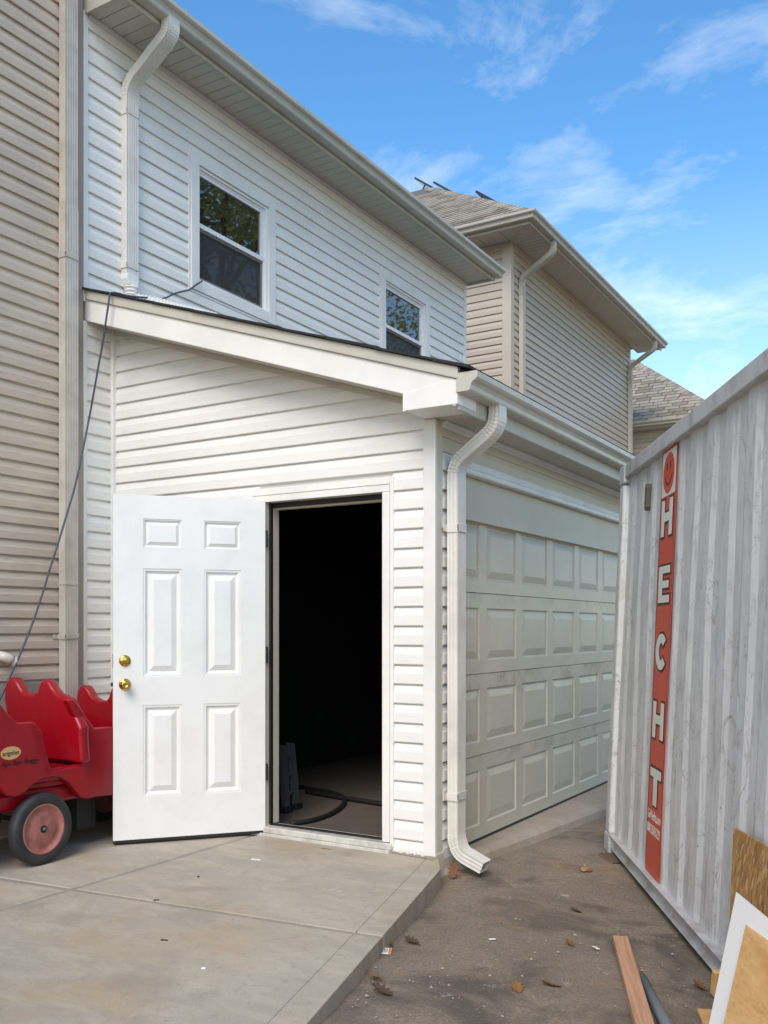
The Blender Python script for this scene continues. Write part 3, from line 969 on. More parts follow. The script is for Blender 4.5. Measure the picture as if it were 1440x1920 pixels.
# side wall above the big door: lap, trim ledge, header panel
box('wall', 'core', ga, XC-0.12, XC-0.005, YF+0.125, 4.86, -0.15, 2.43, bevel=0)
siding(ga, '+X', XC-0.006, YF+0.072, 4.86, zf0-EXP, 2.20, EXP, 'vinyl')
siding(ga, '+X', XC-0.006, YF+0.058, GE-0.4, 2.262, 2.45, 0.0845, 'soffit', depth=0.009, slot=0.003)
box('side_base_board', 'soffit', ga, XC-0.004, XC+0.012, YF+0.077, 4.86, -0.13, 0.005, bevel=0.002)
MB().prism([(XC, 2.395), (XC+0.012, 2.395), (XC+0.020, 2.412), (XC+0.040, 2.420), (XC+0.040, 2.431), (XC, 2.431)], lambda p: (p[0], YF+0.06, p[1]), lambda p: (p[0], GE-0.4, p[1])).build('bed_moulding', 'white', ga, bevel=0.001)
MB().prism([(XC-0.10, 2.176), (XC+0.030, 2.176), (XC+0.034, 2.186), (XC+0.034, 2.205), (XC+0.022, 2.215), (XC+0.018, 2.250), (XC+0.010, 2.262), (XC-0.10, 2.262)], lambda p: (p[0], 4.80, p[1]), lambda p: (p[0], GE-0.4, p[1])).build('header_ledge', 'white', ga, bevel=0.001)
box('header_panel', 'header', ga, -2.52, -2.462, 4.80, GE-0.4, 1.918, 2.175, bevel=0.004)
box('door_jamb', 'white', ga, -2.60, XC-0.001, 4.862, 4.885, -0.12, 2.17, bevel=0.002)
# big sectional door
XD = -2.496
sec_z = [(-0.028, 0.481), (0.485, 0.985), (0.989, 1.486), (1.490, 2.0)]
pc0 = 4.825; pitch = 0.5735; pw = 0.468
GP = [(0, 0), (0.003, -0.006), (0.008, -0.009), (0.016, -0.009), (0.020, -0.0075), (0.060, -0.001)]
PANEL_G = {}
for k, (a, b) in enumerate(sec_z):
    n = 8
    y_start, y_end = 4.89, pc0+pitch*n+0.02
    cols_ = [(pc0+pitch*i, pc0+pitch*i+pw) for i in range(n)]
    cols_[0] = (4.93, cols_[0][1])
    p0, p1 = a+0.080, b-0.090
    us_ = sorted({y_start, y_end} | {c for cc in cols_ for c in cc})
    vs_ = [a, p0, p1, b]
    hl = [(c0, c1, p0, p1) for c0, c1 in cols_]
    pl = holed_plate(us_, vs_, hl)
    # local x->world Y, local z->Z, local y -> +X
    mb = MB(); mb.v = [(XD+v[1], v[0], v[2]) for v in pl.v]; mb.f = pl.f
    # thickness: top lip, back
    mb.box(XD-0.045, XD-0.012, y_start, y_end, a, b)
    mb.add([(XD, y_start, b), (XD, y_end, b), (XD-0.012, y_end, b), (XD-0.012, y_start, b)], [(0, 1, 2, 3)])
    mb.add([(XD, y_start, a), (XD, y_end, a), (XD-0.012, y_end, a), (XD-0.012, y_start, a)], [(0, 1, 2, 3)])
    s = mb.build('door_section', 'gdoor', ga)
    for c0, c1 in cols_:
        key = (round(c1-c0, 3), round(p1-p0, 3))
        if key not in PANEL_G:
            rp = ring_panel(c1-c0, p1-p0, GP)
            PANEL_G[key] = rp.mesh('raised_panel')
        o = link('raised_panel', PANEL_G[key], 'gdoor', s)
        o.matrix_basis = Matrix(((0, 1, 0, XD), (1, 0, 0, c0), (0, 0, 1, p0), (0, 0, 0, 1)))
box('door_seal', 'black', ga, XD-0.03, XD-0.002, 4.89, 9.3, -0.060, -0.029, bevel=0.002)

# entry door casing (brick mould), jamb, threshold
tz = DTOP
cas = [(-3.702, DX0), (DX1, -2.696)]
box('door_casing', 'white', ga, DX1+0.002, DX1+0.050, YF-0.034, YF+0.01, 0.055, tz+0.0, bevel=0.006, seg=3)
box('door_casing', 'white', ga, DX1+0.0505, -2.694, YF-0.026, YF+0.01, 0.030, tz+0.084, bevel=0.003)
box('door_casing', 'white', ga, -3.702, DX0-0.010, YF-0.034, YF+0.01, 0.055, tz+0.0, bevel=0.006, seg=3)
for k, (d, z0, z1) in enumerate(((0.034, tz, tz+0.030), (0.029, tz+0.0305, tz+0.042), (0.033, tz+0.0425, tz+0.056), (0.026, tz+0.0565, tz+0.084))):
    box('head_casing', 'white', ga, -3.705+0.002*k, DX1+0.050, YF-d, YF+0.01, z0, z1, bevel=0.003)
# jambs
box('jamb', 'white', ga, DX1+0.0, DX1+0.03, YF+0.011, YF+0.125, 0.05, tz+0.0, bevel=0.002)
box('jamb', 'header', ga, DX0-0.03, DX0-0.001, YF-0.03, YF+0.095, 0.05, tz, bevel=0.002)
box('jamb', 'header', ga, DX0-0.03, DX1+0.03, YF+0.011, YF+0.125, tz+0.0005, tz+0.03, bevel=0.002)
box('door_stop', 'header', ga, DX0-0.001, DX0+0.011, YF+0.036, YF+0.094, 0.06, tz-0.001, bevel=0.002)
box('weatherstrip', 'black', ga, DX0-0.001, DX0+0.012, YF+0.006, YF+0.035, 0.06, tz-0.001, bevel=0.002)
box('weatherstrip', 'black', ga, DX0+0.013, DX1, YF+0.030, YF+0.054, tz-0.028, tz-0.001, bevel=0.002)
box('door_stop', 'header', ga, DX0+0.012, DX1, YF+0.056, YF+0.10, tz-0.038, tz-0.001, bevel=0.002)
box('threshold', 'sill', ga, -3.715, -2.700, YF-0.045, YF+0.02, 0.016, 0.052, bevel=0.006, seg=3)
box('threshold_foot', 'sill', ga, -3.735, -2.705, YF-0.062, YF+0.0, -0.004, 0.0155, bevel=0.003)
box('threshold_seal', 'black', ga, DX0-0.0, DX1, YF+0.021, YF+0.060, 0.018, 0.058, bevel=0.006)
box('threshold', 'sill', ga, DX0, DX1, YF+0.061, YF+0.10, 0.018, 0.050, bevel=0.004)
# interior
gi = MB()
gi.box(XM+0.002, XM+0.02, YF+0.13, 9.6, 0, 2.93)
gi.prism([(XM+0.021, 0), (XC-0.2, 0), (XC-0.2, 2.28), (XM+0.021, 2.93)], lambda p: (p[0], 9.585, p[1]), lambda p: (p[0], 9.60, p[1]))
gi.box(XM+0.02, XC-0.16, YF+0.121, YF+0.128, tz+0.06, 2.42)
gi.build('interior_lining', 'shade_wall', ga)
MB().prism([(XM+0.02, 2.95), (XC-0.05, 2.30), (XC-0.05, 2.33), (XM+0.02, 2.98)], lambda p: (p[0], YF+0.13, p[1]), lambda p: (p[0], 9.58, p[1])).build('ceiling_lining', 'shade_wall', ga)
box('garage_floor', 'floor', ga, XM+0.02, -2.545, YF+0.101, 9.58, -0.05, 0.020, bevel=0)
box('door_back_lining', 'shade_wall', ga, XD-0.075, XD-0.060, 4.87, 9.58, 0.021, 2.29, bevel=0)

# downspout at the garage corner
gs = rect_spout('downspout', ga, 'spout', [(-2.130, 2.52), (-2.130, 2.375), (-2.383, 2.195), (-2.383, 0.085), (-2.355, 0.008), (-2.205, -0.052)], 0.100, 0.064, 4.700, 0.13)
for zz in (1.83, 0.325):
    strap(gs, 'spout', -2.415, -2.351, 4.700, 4.800, zz, h=0.045, ear=0.045)

# open entry door leaf (own coordinates: x from hinge to free edge, y towards the viewer's face)
hx, hy = -3.60, YF-0.036
fx, fy = -4.174, 3.871
leaf_w = math.hypot(fx-hx, fy-hy)
ang = math.atan2(fy-hy, fx-hx)
lu = sorted({0.0, leaf_w, 0.150, 0.374, 0.502, 0.730})
lv = sorted({0.030, 2.055, 0.275, 0.816, 0.984, 1.6225, 1.7435, 1.917})
holes = []
for (a, b) in ((0.150, 0.374), (0.502, 0.730)):
    for (c, d) in ((0.275, 0.816), (0.984, 1.6225), (1.7435, 1.917)):
        holes.append((a, b, c, d))
lm = holed_plate(lu, lv, holes)
T = 0.044
lm.add([(0, 0, 0.03), (leaf_w, 0, 0.03), (leaf_w, 0, 2.055), (0, 0, 2.055), (0, -T, 0.03), (leaf_w, -T, 0.03), (leaf_w, -T, 2.055), (0, -T, 2.055)],
       [(0, 1, 5, 4), (1, 2, 6, 5), (2, 3, 7, 6), (3, 0, 4, 7), (4, 5, 6, 7)])
leaf = lm.build('entry_door', 'door', ga)
# local y axis must face the camera side: direction = rotate u by +90deg -> check sign
nv = Vector((-math.sin(ang), math.cos(ang)))
flip = 1 if nv.dot(Vector((0, 0))-Vector((hx, hy))) > 0 else -1
leaf.matrix_basis = Matrix(((math.cos(ang), flip*nv.x, 0, hx), (math.sin(ang), flip*nv.y, 0, hy), (0, 0, 1, 0), (0, 0, 0, 1)))
leaf['label'] = 'white six panel entry door standing open'
LOCAL.add(leaf)
DP = [(0, 0), (0.002, -0.005), (0.006, -0.003), (0.014, -0.004), (0.017, -0.009), (0.021, -0.015), (0.029, -0.017), (0.034, -0.017), (0.036, -0.014), (0.064, -0.002), (0.066, -0.002)]
for (a, b, c, d) in holes:
    p = [(i*min(1, (d-c)/0.30), y) for i, y in DP] if d-c < 0.2 else DP
    o = ring_panel(b-a, d-c, p).build('raised_panel', 'door', leaf)
    o.matrix_basis = Matrix.Translation((a, 0, c))
box('door_sweep', 'black', leaf, 0.0, leaf_w, -T, -0.002, 0.012, 0.0295, bevel=0.002)
def lathe(name, mat, parent, prof, n=28, smooth=True):
    mb = MB(); L = []
    for r, y in prof:
        L.append([(r*math.cos(2*math.pi*k/n), y, r*math.sin(2*math.pi*k/n)) for k in range(n)])
    return mb.loops(L).build(name, mat, parent, smooth=smooth)
db = lathe('deadbolt', 'brass', leaf, [(0.033, 0.0), (0.034, 0.004), (0.031, 0.009), (0.024, 0.012), (0.014, 0.013), (0.001, 0.0132)])
db.location = (0.834, 0, 1.08)
LOCAL.add(db)
MB().box(-0.016, 0.016, 0.012, 0.026, -0.005, 0.005).build('thumb_turn', 'brass', db, bevel=0.004, seg=3)
kb = lathe('door_knob', 'brass', leaf, [(0.034, 0.0), (0.035, 0.004), (0.031, 0.008), (0.016, 0.012), (0.013, 0.028), (0.022, 0.036), (0.0275, 0.046), (0.028, 0.055), (0.023, 0.064), (0.012, 0.068), (0.010, 0.0655), (0.001, 0.0655)])
kb.location = (0.834, 0, 0.941)
box('latch', 'dark', leaf, leaf_w-0.001, leaf_w+0.012, -0.034, -0.012, 0.93, 0.953)
box('latch_plate', 'dark', leaf, leaf_w-0.001, leaf_w+0.0015, -0.036, -0.008, 1.04, 1.12, bevel=0)
for zz in (1.821, 1.107, 0.388):
    h = MB()
    h.box(-0.0035, 0.0, -0.04, -0.002, zz-0.05, zz+0.05)
    h.tube([(-0.008, -0.001, zz-0.05), (-0.008, -0.001, zz+0.05)], 0.0085, 10)
    h.build('hinge', 'black', leaf)

# ================================================================== TAN HOUSE ON THE LEFT
th = thing('tan_house', 'weathered tan sided house at the left edge beside the white wall', 'house', (XM, 0.5, 0))
TE = 0.0972
box('wall', 'core', th, XM-0.25, XM-0.001, -5.2, 4.315, 0.90, 6.9, bevel=0)
box('foundation', 'concrete2', th, XM-0.24, XM+0.012, -5.2, 4.22, -0.15, 0.925, bevel=0.004)
siding(th, '+X', XM, -5.2, 4.150, 0.935, 6.8, TE, 'tan', depth=0.018, slot=0.010)
box('corner_trim', 'tantrim', th, XM-0.002, XM+0.020, 4.150, 4.316, 0.70, 6.9)
box('corner_trim', 'white', th, XM+0.001, XM+0.030, 4.20, 4.222, 0.10, 0.72)
box('wall', 'core', th, -13.4, XM-0.25, 4.20, 4.31, -0.15, 6.9, bevel=0)
box('wall', 'core', th, -13.4, XM-0.25, -5.2, -5.1, -0.15, 6.9, bevel=0)
box('soffit', 'soffit2', th, XM-0.0, XM+0.40, -5.6, 4.30, 6.80, 6.82, bevel=0)
MB().add([(-4.55, -5.6, 6.86), (-4.55, 4.35, 6.86), (-13.8, 4.35, 6.86), (-13.8, -5.6, 6.86), (-9.2, -1.2, 9.6), (-9.2, 0.2, 9.6)],
         [(0, 1, 5, 4), (1, 2, 5), (2, 3, 4, 5), (3, 0, 4), (0, 3, 2, 1)]).build('roof', 'shingle', th)
ts = rect_spout('downspout', th, 'spout_tan', [(XM+0.052, 7.0), (XM+0.052, 4.0), (XM+0.052, 0.25)], 0.10, 0.062, 4.118, 0.05)
for zz in (3.68, 1.215):
    strap(ts, 'spout_tan', XM+0.021, XM+0.083, 4.118, 4.218, zz, h=0.034, ear=0.05)
MB().loops([[(XM+0.019, 4.114, z), (XM+0.086, 4.114, z), (XM+0.086, 4.222, z), (XM+0.019, 4.222, z)] for z in (1.55, 1.57)]).build('joint_collar', 'spout_tan', ts, bevel=0.002)
# pvc elbow stub
pv = [onX(2, 1229, XM+0.02), onX(2, 1229, XM+0.10), onX(14, 1231, XM+0.17), onX(24, 1240, XM+0.20)]
P = rounded_path([Vector((XM-0.02, pv[0].y, 1.10)), Vector((XM+0.060, pv[0].y-0.015, 1.10)), Vector((XM+0.085, pv[0].y+0.042, 1.068))], 0.03, 5)
mb = MB().tube([p for p, _ in P], 0.031, 16, cap=False)
pvo = mb.build('pvc_elbow', 'pvc', th, smooth=True)
pvo['label'] = 'dirty white plastic pipe elbow sticking out of the siding'
so = pvo.modifiers.new('wall', 'SOLIDIFY'); so.thickness = 0.004
MB().tube([Vector((XM+0.082, pv[0].y+0.032, 1.072)), Vector((XM+0.088, pv[0].y+0.050, 1.063))], 0.0355, 16, cap=False).build('pipe_lip', 'pvc', pvo, smooth=True)

# ================================================================== NEIGHBOUR HOUSE BEHIND
XN, YN = -5.29, 12.22
nb = thing('beige_house', 'beige two storey house with hip roof behind the white house', 'house', (XN-3, YN+3, 0))
ncore = MB()
ncore.box(XN-5.4, XN-0.001, YN+0.001, YN+5.75, -0.15, 6.75)
ncore.build('wall', 'core', nb)
NE = EXP
siding(nb, '-Y', YN, XN-2.6, XN-0.10, 6.70-NE*42, 6.68, NE, 'tan2', slot=0.010)
siding(nb, '+X', XN, YN+0.11, YN+5.66, 6.70-NE*42, 6.68, NE, 'tan2', slot=0.014)
box('corner_post', 'tantrim2', nb, XN-0.115, XN+0.020, YN-0.020, YN, 2.0, 6.70)
box('corner_post', 'tantrim2', nb, XN+0.0, XN+0.0205, YN+0.001, YN+0.10, 2.0, 6.70)
box('corner_post', 'tantrim2', nb, XN-0.0, XN+0.022, YN+5.66, YN+5.76, 2.0, 6.70)
OV = 0.47
NZ = 6.70
# soffits
soffit_strip(nb, 'soffit2', XN+0.012, XN+OV, YN-OV, YN+5.75+OV, NZ, 0.105)
me = MB().box(0, 0.17, 0, OV, 0, 0.012).mesh('soffit_panel')
for k in range(16):
    o = link('soffit_panel', me, 'soffit2', nb, bevel=0.002, seg=1)
    o.matrix_basis = Matrix.Translation((XN-0.175*(k+1)+0.008, YN-OV-0.0, NZ+0.0005))
box('frieze_trim', 'tantrim2', nb, XN+0.002, XN+0.03, YN+0.1, YN+5.7, NZ-0.05, NZ-0.002)
box('frieze_trim', 'tantrim2', nb, XN-2.6, XN-0.115, YN-0.03, YN-0.002, NZ-0.05, NZ-0.002)
# mitre strip on the soffit corner
MB().add([(XN+0.0, YN-0.01, NZ-0.004), (XN+0.045, YN-0.0, NZ-0.004), (XN+OV+0.02, YN-OV+0.02, NZ-0.004), (XN+OV, YN-OV-0.02, NZ-0.004),
          (XN+0.0, YN-0.01, NZ-0.001), (XN+0.045, YN-0.0, NZ-0.001), (XN+OV+0.02, YN-OV+0.02, NZ-0.001), (XN+OV, YN-OV-0.02, NZ-0.001)],
         [(0, 1, 2, 3), (4, 5, 6, 7), (0, 1, 5, 4), (1, 2, 6, 5), (2, 3, 7, 6), (3, 0, 4, 7)]).build('mitre_trim', 'tantrim2', nb)
# fascia + gutter with a mitred corner (swept profile)
def swept(prof, pts, mat, name, parent):
    """profile (out, up) swept along plan corner pts = [(point, outward normal dir)]"""
    L = []
    for (p, n) in pts:
        L.append([(p[0]+n[0]*q[0], p[1]+n[1]*q[0], p[2]+q[1]) for q in prof])
    return MB().loops(L).build(name, mat, parent)
c0 = (XN-4.6, YN-OV, NZ-0.03); c1 = (XN+OV, YN-OV, NZ-0.03); c2 = (XN+OV, YN+5.75+OV, NZ-0.03)
swept([(0, 0), (0.022, 0), (0.022, 0.15), (0, 0.15)], [(c0, (0, -1)), (c1, (1, -1)), (c2, (1, 0))], 'gutter2', 'fascia', nb)
g0 = (XN-4.6, YN-OV-0.023, NZ+0.010); g1 = (XN+OV+0.023, YN-OV-0.023, NZ+0.010); g2 = (XN+OV+0.023, YN+5.75+OV, NZ+0.010)
NG = [(q[0], q[1]*1.05) for q in GUT]
swept(NG, [(g0, (0, -1)), (g1, (1, -1)), (g2, (1, 0))], 'gutter2', 'gutter', nb)
# roof deck
rz = NZ+0.105; rp = 0.735
ex, ey = XN+OV+0.07, YN-OV-0.07
ey2 = YN+5.75+OV+0.07
half = (ey2-ey)/2
ax, ay, az = ex-half, ey+half, rz+rp*half
MB().add([(ex, ey, rz), (ex, ey2, rz), (ax, ay, az), (ax-6, ay, az), (ax-6, ey, rz), (ax-6, ey2, rz)],
         [(0, 1, 2), (0, 2, 3, 4), (1, 5, 3, 2), (0, 4, 5, 1), (3, 5, 4)]).build('roof_deck', 'roofing', nb)
# shingles on the visible slope: each tab an object
def shingles_front(parent, x_hi, y_eave, z_eave, pitch, hip_x, max_rows, xlo, w=0.30, e=0.135, limit=300, hip=1.0, skip=None, rec=lambda c: True):
    sl = math.sqrt(1+pitch*pitch)
    cy, cz = 1/sl, pitch/sl
    me = MB().add([(0, 0, 0.004), (w-0.016, 0, 0.004), (w-0.016, e*1.15, 0.001), (0, e*1.15, 0.001),
                   (0, 0, 0.020), (w-0.016, 0, 0.020), (w-0.016, e*1.15, 0.004), (0, e*1.15, 0.004)],
                  [(0, 3, 2, 1), (4, 5, 6, 7), (0, 1, 5, 4), (1, 2, 6, 5), (2, 3, 7, 6), (3, 0, 4, 7)]).mesh('shingle')
    n = 0
    for r in range(max_rows):
        s = r*e
        y = y_eave+s*cy; z = z_eave+s*cz
        xmax = hip_x-(s*cy)*hip
        k = random.uniform(0.35, 0.95)
        x = xmax-0.13-w*k
        while x > xlo(r):
            if n >= limit: return n
            o = link('shingle', me, 'shingle', parent)
            dz = random.uniform(0, 0.003)
            o.matrix_basis = Matrix(((k, 0, 0, x), (0, cy, -cz, y), (0, cz, cy, z+dz), (0, 0, 0, 1)))
            n += 1
            k = 1.0
            x -= w
    return n
def nb_xlo(r):
    return XN-3.4
def hip_caps(parent, x, y, z, p, n, step=0.15, half_w=0.13):
    # caps straddling the hip that runs (-1, +1, p)
    d = Vector((-1, 1, p)).normalized()
    sx = Vector((0.0, -1, -p)).normalized()     # down the front slope ... built from the two roof normals
    n1 = Vector((0, -p, 1)).normalized(); n2 = Vector((p, 0, 1)).normalized()
    a1 = n1.cross(d).normalized()*half_w; a2 = n2.cross(d).normalized()*half_w
    # a1 must point to -Y side, a2 to +X side
    if a1.y > 0: a1 = -a1
    if a2.x < 0: a2 = -a2
    up = (n1+n2).normalized()
    L = step*1.5
    vs = []
    for t, h in ((0, 0.020), (L, 0.006)):
        for a in (a1, None, a2):
            b = d*t+(a if a is not None else Vector((0, 0, 0)))
            vs.append(b+up*h)
        for a in (a1, None, a2):
            b = d*t+(a if a is not None else Vector((0, 0, 0)))
            vs.append(b+up*(h-0.010))
    fs = [(0, 1, 7, 6), (1, 2, 8, 7), (3, 9, 10, 4), (4, 10, 11, 5), (0, 3, 4, 1), (1, 4, 5, 2), (0, 6, 9, 3), (2, 5, 11, 8)]
    me = MB().add(vs, fs).mesh('hip_cap')
    for k in range(n):
        o = link('hip_cap', me, 'shingle', parent)
        o.matrix_basis = Matrix.Translation(Vector((x, y, z))+d*(step*k))
shingles_front(nb, 0, ey-0.01, rz+0.004, rp, ex, 26, nb_xlo, limit=296)
hip_caps(nb, ex, ey, rz+0.012, rp, 34)
# downspouts of the beige house
def n_spout(y0, ztop, straps):
    s = rect_spout('downspout', nb, 'gutter2', [(XN+OV+0.055, NZ+0.03), (XN+OV+0.055, NZ-0.14), (XN+0.052, NZ-0.42), (XN+0.052, 1.5)], 0.088, 0.062, y0, 0.12)
    for zz in straps:
        strap(s, 'gutter2', XN+0.021, XN+0.083, y0, y0+0.088, zz)
n_spout(YN+0.27, 0, (6.05, 4.2))
n_spout(YN+5.58, 0, (6.05,))
# ------------------------------------------------------------------ solar panels and conduit on that roof
def roofpoint(px, py, t):
    """point on the hip line at parameter t"""
    return Vector((ex-t, ey+t, rz+rp*t))
def solar(px, t, up, label, L=0.9, tilt=0):
    p = roofpoint(px, 0, t)
    o = thing('solar_panel', label, 'solar panel', p+Vector((0.0, 0.0, 0.0)), 'solar panels along the hip of the beige roof')
    o.rotation_euler = (0, 0, 0)
    LOCAL.add(o)
    # panel lies over the +X slope, its upper edge standing clear of the hip
    n2 = Vector((rp, 0, 1)).normalized()
    dn = Vector((1, 0, -rp)).normalized()
    al = Vector((0, 1, 0))
    org = n2*up+al*0.12-dn*0.12
    vs = []
    for h in (0, 0.035):
        for a, b in ((0, 0), (0, L), (1.6, L), (1.6, 0)):
            vs.append(org+dn*b+al*a+n2*h)
    MB().add(vs, [(0, 3, 2, 1), (4, 5, 6, 7), (0, 1, 5, 4), (1, 2, 6, 5), (2, 3, 7, 6), (3, 0, 4, 7)]).build('panel', 'pv', o)
    mb = MB()
    for a in (0.25, 1.35):
        q = org+al*a+dn*0.12
        mb.tube([q, q-n2*(up+0.02)], 0.014, 8)
    mb.build('clamp', 'alu', o)
solar(888, 1.62, 0.10, 'dark solar panel edge on beige roof, nearest the gutter corner', L=0.62)
solar(805, 3.25, 0.11, 'dark solar panel edge on beige roof, middle of the three', L=0.6)
solar(767, 4.15, 0.12, 'dark solar panel edge on beige roof, half hidden by the white eave', L=0.6)

# ================================================================== FAR HOUSE
fh = thing('far_house', 'far cream house with a hip roof above the container edge', 'house', (-6, 21, 0))
FY = 19.0; FZ = 5.44; FP = 0.80; fcx = -3.72
box('wall', 'core', fh, -9.0, fcx-0.36, FY+0.36, FY+4.4, -0.3, FZ-0.09, bevel=0)
siding(fh, '-Y', FY+0.359, -7.2, fcx-0.36, FZ-0.12-EXP*14, FZ-0.2, EXP, 'tan2')
box('frieze_trim', 'tantrim2', fh, -7.2, fcx-0.36, FY+0.33, FY+0.356, FZ-0.26, FZ-0.11)
box('soffit', 'soffit2', fh, -9.3, fcx-0.06, FY+0.06, FY+0.36, FZ-0.11, FZ-0.09, bevel=0)
box('fascia', 'gutter2', fh, -9.3, fcx-0.06, FY+0.03, FY+0.058, FZ-0.12, FZ+0.02)
MB().prism(GUT, lambda p: (-9.3, FY+0.029-p[0], FZ-0.085+p[1]), lambda p: (fcx-0.02, FY+0.029-p[0], FZ-0.085+p[1])).build('gutter', 'gutter2', fh)
fh_t = 2.40
MB().add([(fcx, FY, FZ), (fcx, FY+2*fh_t, FZ), (fcx-fh_t, FY+fh_t, FZ+FP*fh_t), (-9.4, FY+fh_t, FZ+FP*fh_t), (-9.4, FY, FZ), (-9.4, FY+2*fh_t, FZ)],
         [(0, 1, 2), (0, 2, 3, 4), (1, 5, 3, 2), (0, 4, 5, 1), (3, 5, 4)]).build('roof_deck', 'roofing', fh)
shingles_front(fh, 0, FY-0.01, FZ+0.004, FP, fcx, 23, lambda r: -6.75, limit=300, w=0.30, e=0.137)
hip_caps(fh, fcx, FY, FZ+0.012, FP, 27)

# ================================================================== SHIPPING CONTAINER
CO = Vector((-1.890, 5.867, -0.135))
cont = thing('shipping_container', 'light grey corrugated steel shipping container with red vertical banner', 'container', CO)
cont.rotation_mode = 'XYZ'
Mz = Matrix.Rotation(math.atan2(0.8793, -0.4766), 4, 'Z')
Mx = Matrix.Rotation(R(2.45), 4, 'X')
cont.matrix_basis = Matrix.Translation(CO) @ Mz @ Mx
LOCAL.add(cont)
CL, CW, CH = 5.80, 2.33, 2.43
def corr(x0, x1, ybase, depth, z0, z1, pitch=0.2715, phase=0.0):
    """corrugated sheet in local XZ facing +Y"""
    pts = []
    x = x1
    seq = [(0.0, 0), (0.100, 0), (0.146, -depth), (0.226, -depth), (0.2715, 0)]
    pts = [(x1, ybase)]
    X = x1-phase
    while X > x0:
        for d, o in seq[:-1]:
            if X-d > x0:
                pts.append((X-d, ybase+o))
        X -= pitch
    pts.append((x0, pts[-1][1]))
    vs = []
    n = len(pts)
    nz = 9
    for k in range(nz):
        z = z0+(z1-z0)*k/(nz-1)
        for p in pts:
            w = 0.004*math.sin(5*p[0]+3*z)*(1 if 0 < k < nz-1 else 0.3)
            vs.append((p[0], p[1]+w, z))
    fs = [(k*n+i, k*n+i+1, (k+1)*n+i+1, (k+1)*n+i) for k in range(nz-1) for i in range(n-1)]
    return MB().add(vs, fs)
o = corr(-CL+0.12, -0.115, -0.034, 0.013, 0.117, CH-0.075, phase=0.02).build('side_panel', 'container', cont)
o = corr(-CL+0.12, -0.115, -CW+0.03, 0.036, 0.135, CH-0.075).build('side_panel', 'container', cont)
# rails
MB().prism([(-0.068, CH-0.085), (-0.002, CH-0.085), (0.0, CH-0.08), (0.0, CH-0.005), (-0.004, CH), (-0.068, CH)], lambda p: (-CL+0.1, p[0], p[1]), lambda p: (-0.10, p[0], p[1])).build('top_rail', 'rail', cont, bevel=0.003)
MB().prism([(-0.075, 0.030), (-0.010, 0.030), (-0.010, 0.037), (-0.030, 0.040), (-0.034, 0.108), (0.002, 0.112), (0.002, 0.119), (-0.075, 0.119)], lambda p: (-CL+0.1, p[0], p[1]), lambda p: (-0.10, p[0], p[1])).build('bottom_rail', 'rail', cont, bevel=0.002)
MB().prism([(-0.06, CH-0.08), (0.0, CH-0.08), (0.0, CH), (-0.06, CH)], lambda p: (-CL+0.1, -CW-p[0], p[1]), lambda p: (-0.10, -CW-p[0], p[1])).build('top_rail', 'rail', cont)
MB().box(-CL+0.1, -0.1, -CW+0.06, -CW+0.001, 0.02, 0.14).build('bottom_rail', 'rail', cont)
MB().box(-CL+0.1, -0.1, -CW+0.07, -0.07, CH-0.03, CH-0.02).build('roof_sheet', 'rail', cont)
MB().box(-CL+0.1, -0.1, -CW+0.07, -0.08, 0.10, 0.13).build('floor_deck', 'rail', cont)
for k in range(9):
    x = -0.5-0.6*k
    MB().box(x-0.03, x+0.03, -CW+0.07, -0.08, 0.015, 0.099).build('cross_member', 'rail', cont, bevel=0.002)
for xx in (-0.12, -CL):
    for yy, sg in ((0, -1), (-CW, 1)):
        ya, yb = sorted((yy, yy+sg*0.11))
        MB().prism([(xx, ya), (xx+0.12, ya), (xx+0.12, yb), (xx, yb)], lambda p: (p[0], p[1], 0.115), lambda p: (p[0], p[1], CH-0.118)).build('corner_post', 'container', cont, bevel=0.018, seg=3)
        for zz in (-0.005, CH-0.117):
            cc = MB().box(xx-0.025, xx+0.125, ya-0.004, yb+0.004, zz, zz+0.12).build('corner_casting', 'rail', cont, bevel=0.012, seg=3)
            for q in (1, ):
                yf = 0.0045 if yy == 0 else -CW-0.0045
                e_ = [(math.cos(2*math.pi*k/14)*0.034, math.sin(2*math.pi*k/14)*0.022) for k in range(14)]
                MB().prism(e_, lambda p: (xx+0.05+p[0], yf-0.001*(1 if yy == 0 else -1), zz+0.06+p[1]), lambda p: (xx+0.05+p[0], yf+0.0012*(1 if yy == 0 else -1), zz+0.06+p[1])).build('casting_hole_disc', 'black', cc)  # solid black disc stands in for the dark inside of the opening
MB().box(-0.10, -0.06, -CW+0.11, -0.11, 0.02, CH-0.02).build('end_wall', 'container', cont)
MB().box(-CL+0.06, -CL+0.10, -CW+0.11, -0.11, 0.02, CH-0.02).build('end_wall', 'container', cont)
# small vent on the upper wall
vent = MB().box(-0.66, -0.58, -0.036, -0.004, CH-0.34, CH-0.18).build('vent', 'ventmat', cont, bevel=0.008, seg=3) if False else None
M['ventmat'] = simple('brown_vent', (0.075, 0.065, 0.035, 1), 0.5, dirt=0.2)
MB().prism([(0, 0.02), (0.012, 0.0), (0.03, 0.0), (0.042, 0.02), (0.042, 0.13), (0.03, 0.15), (0.012, 0.15), (0, 0.13)], lambda p: (-0.735+p[0], -0.072, CH-0.36+p[1]), lambda p: (-0.735+p[0], -0.004, CH-0.36+p[1])).build('vent', 'ventmat', cont, bevel=0.003)

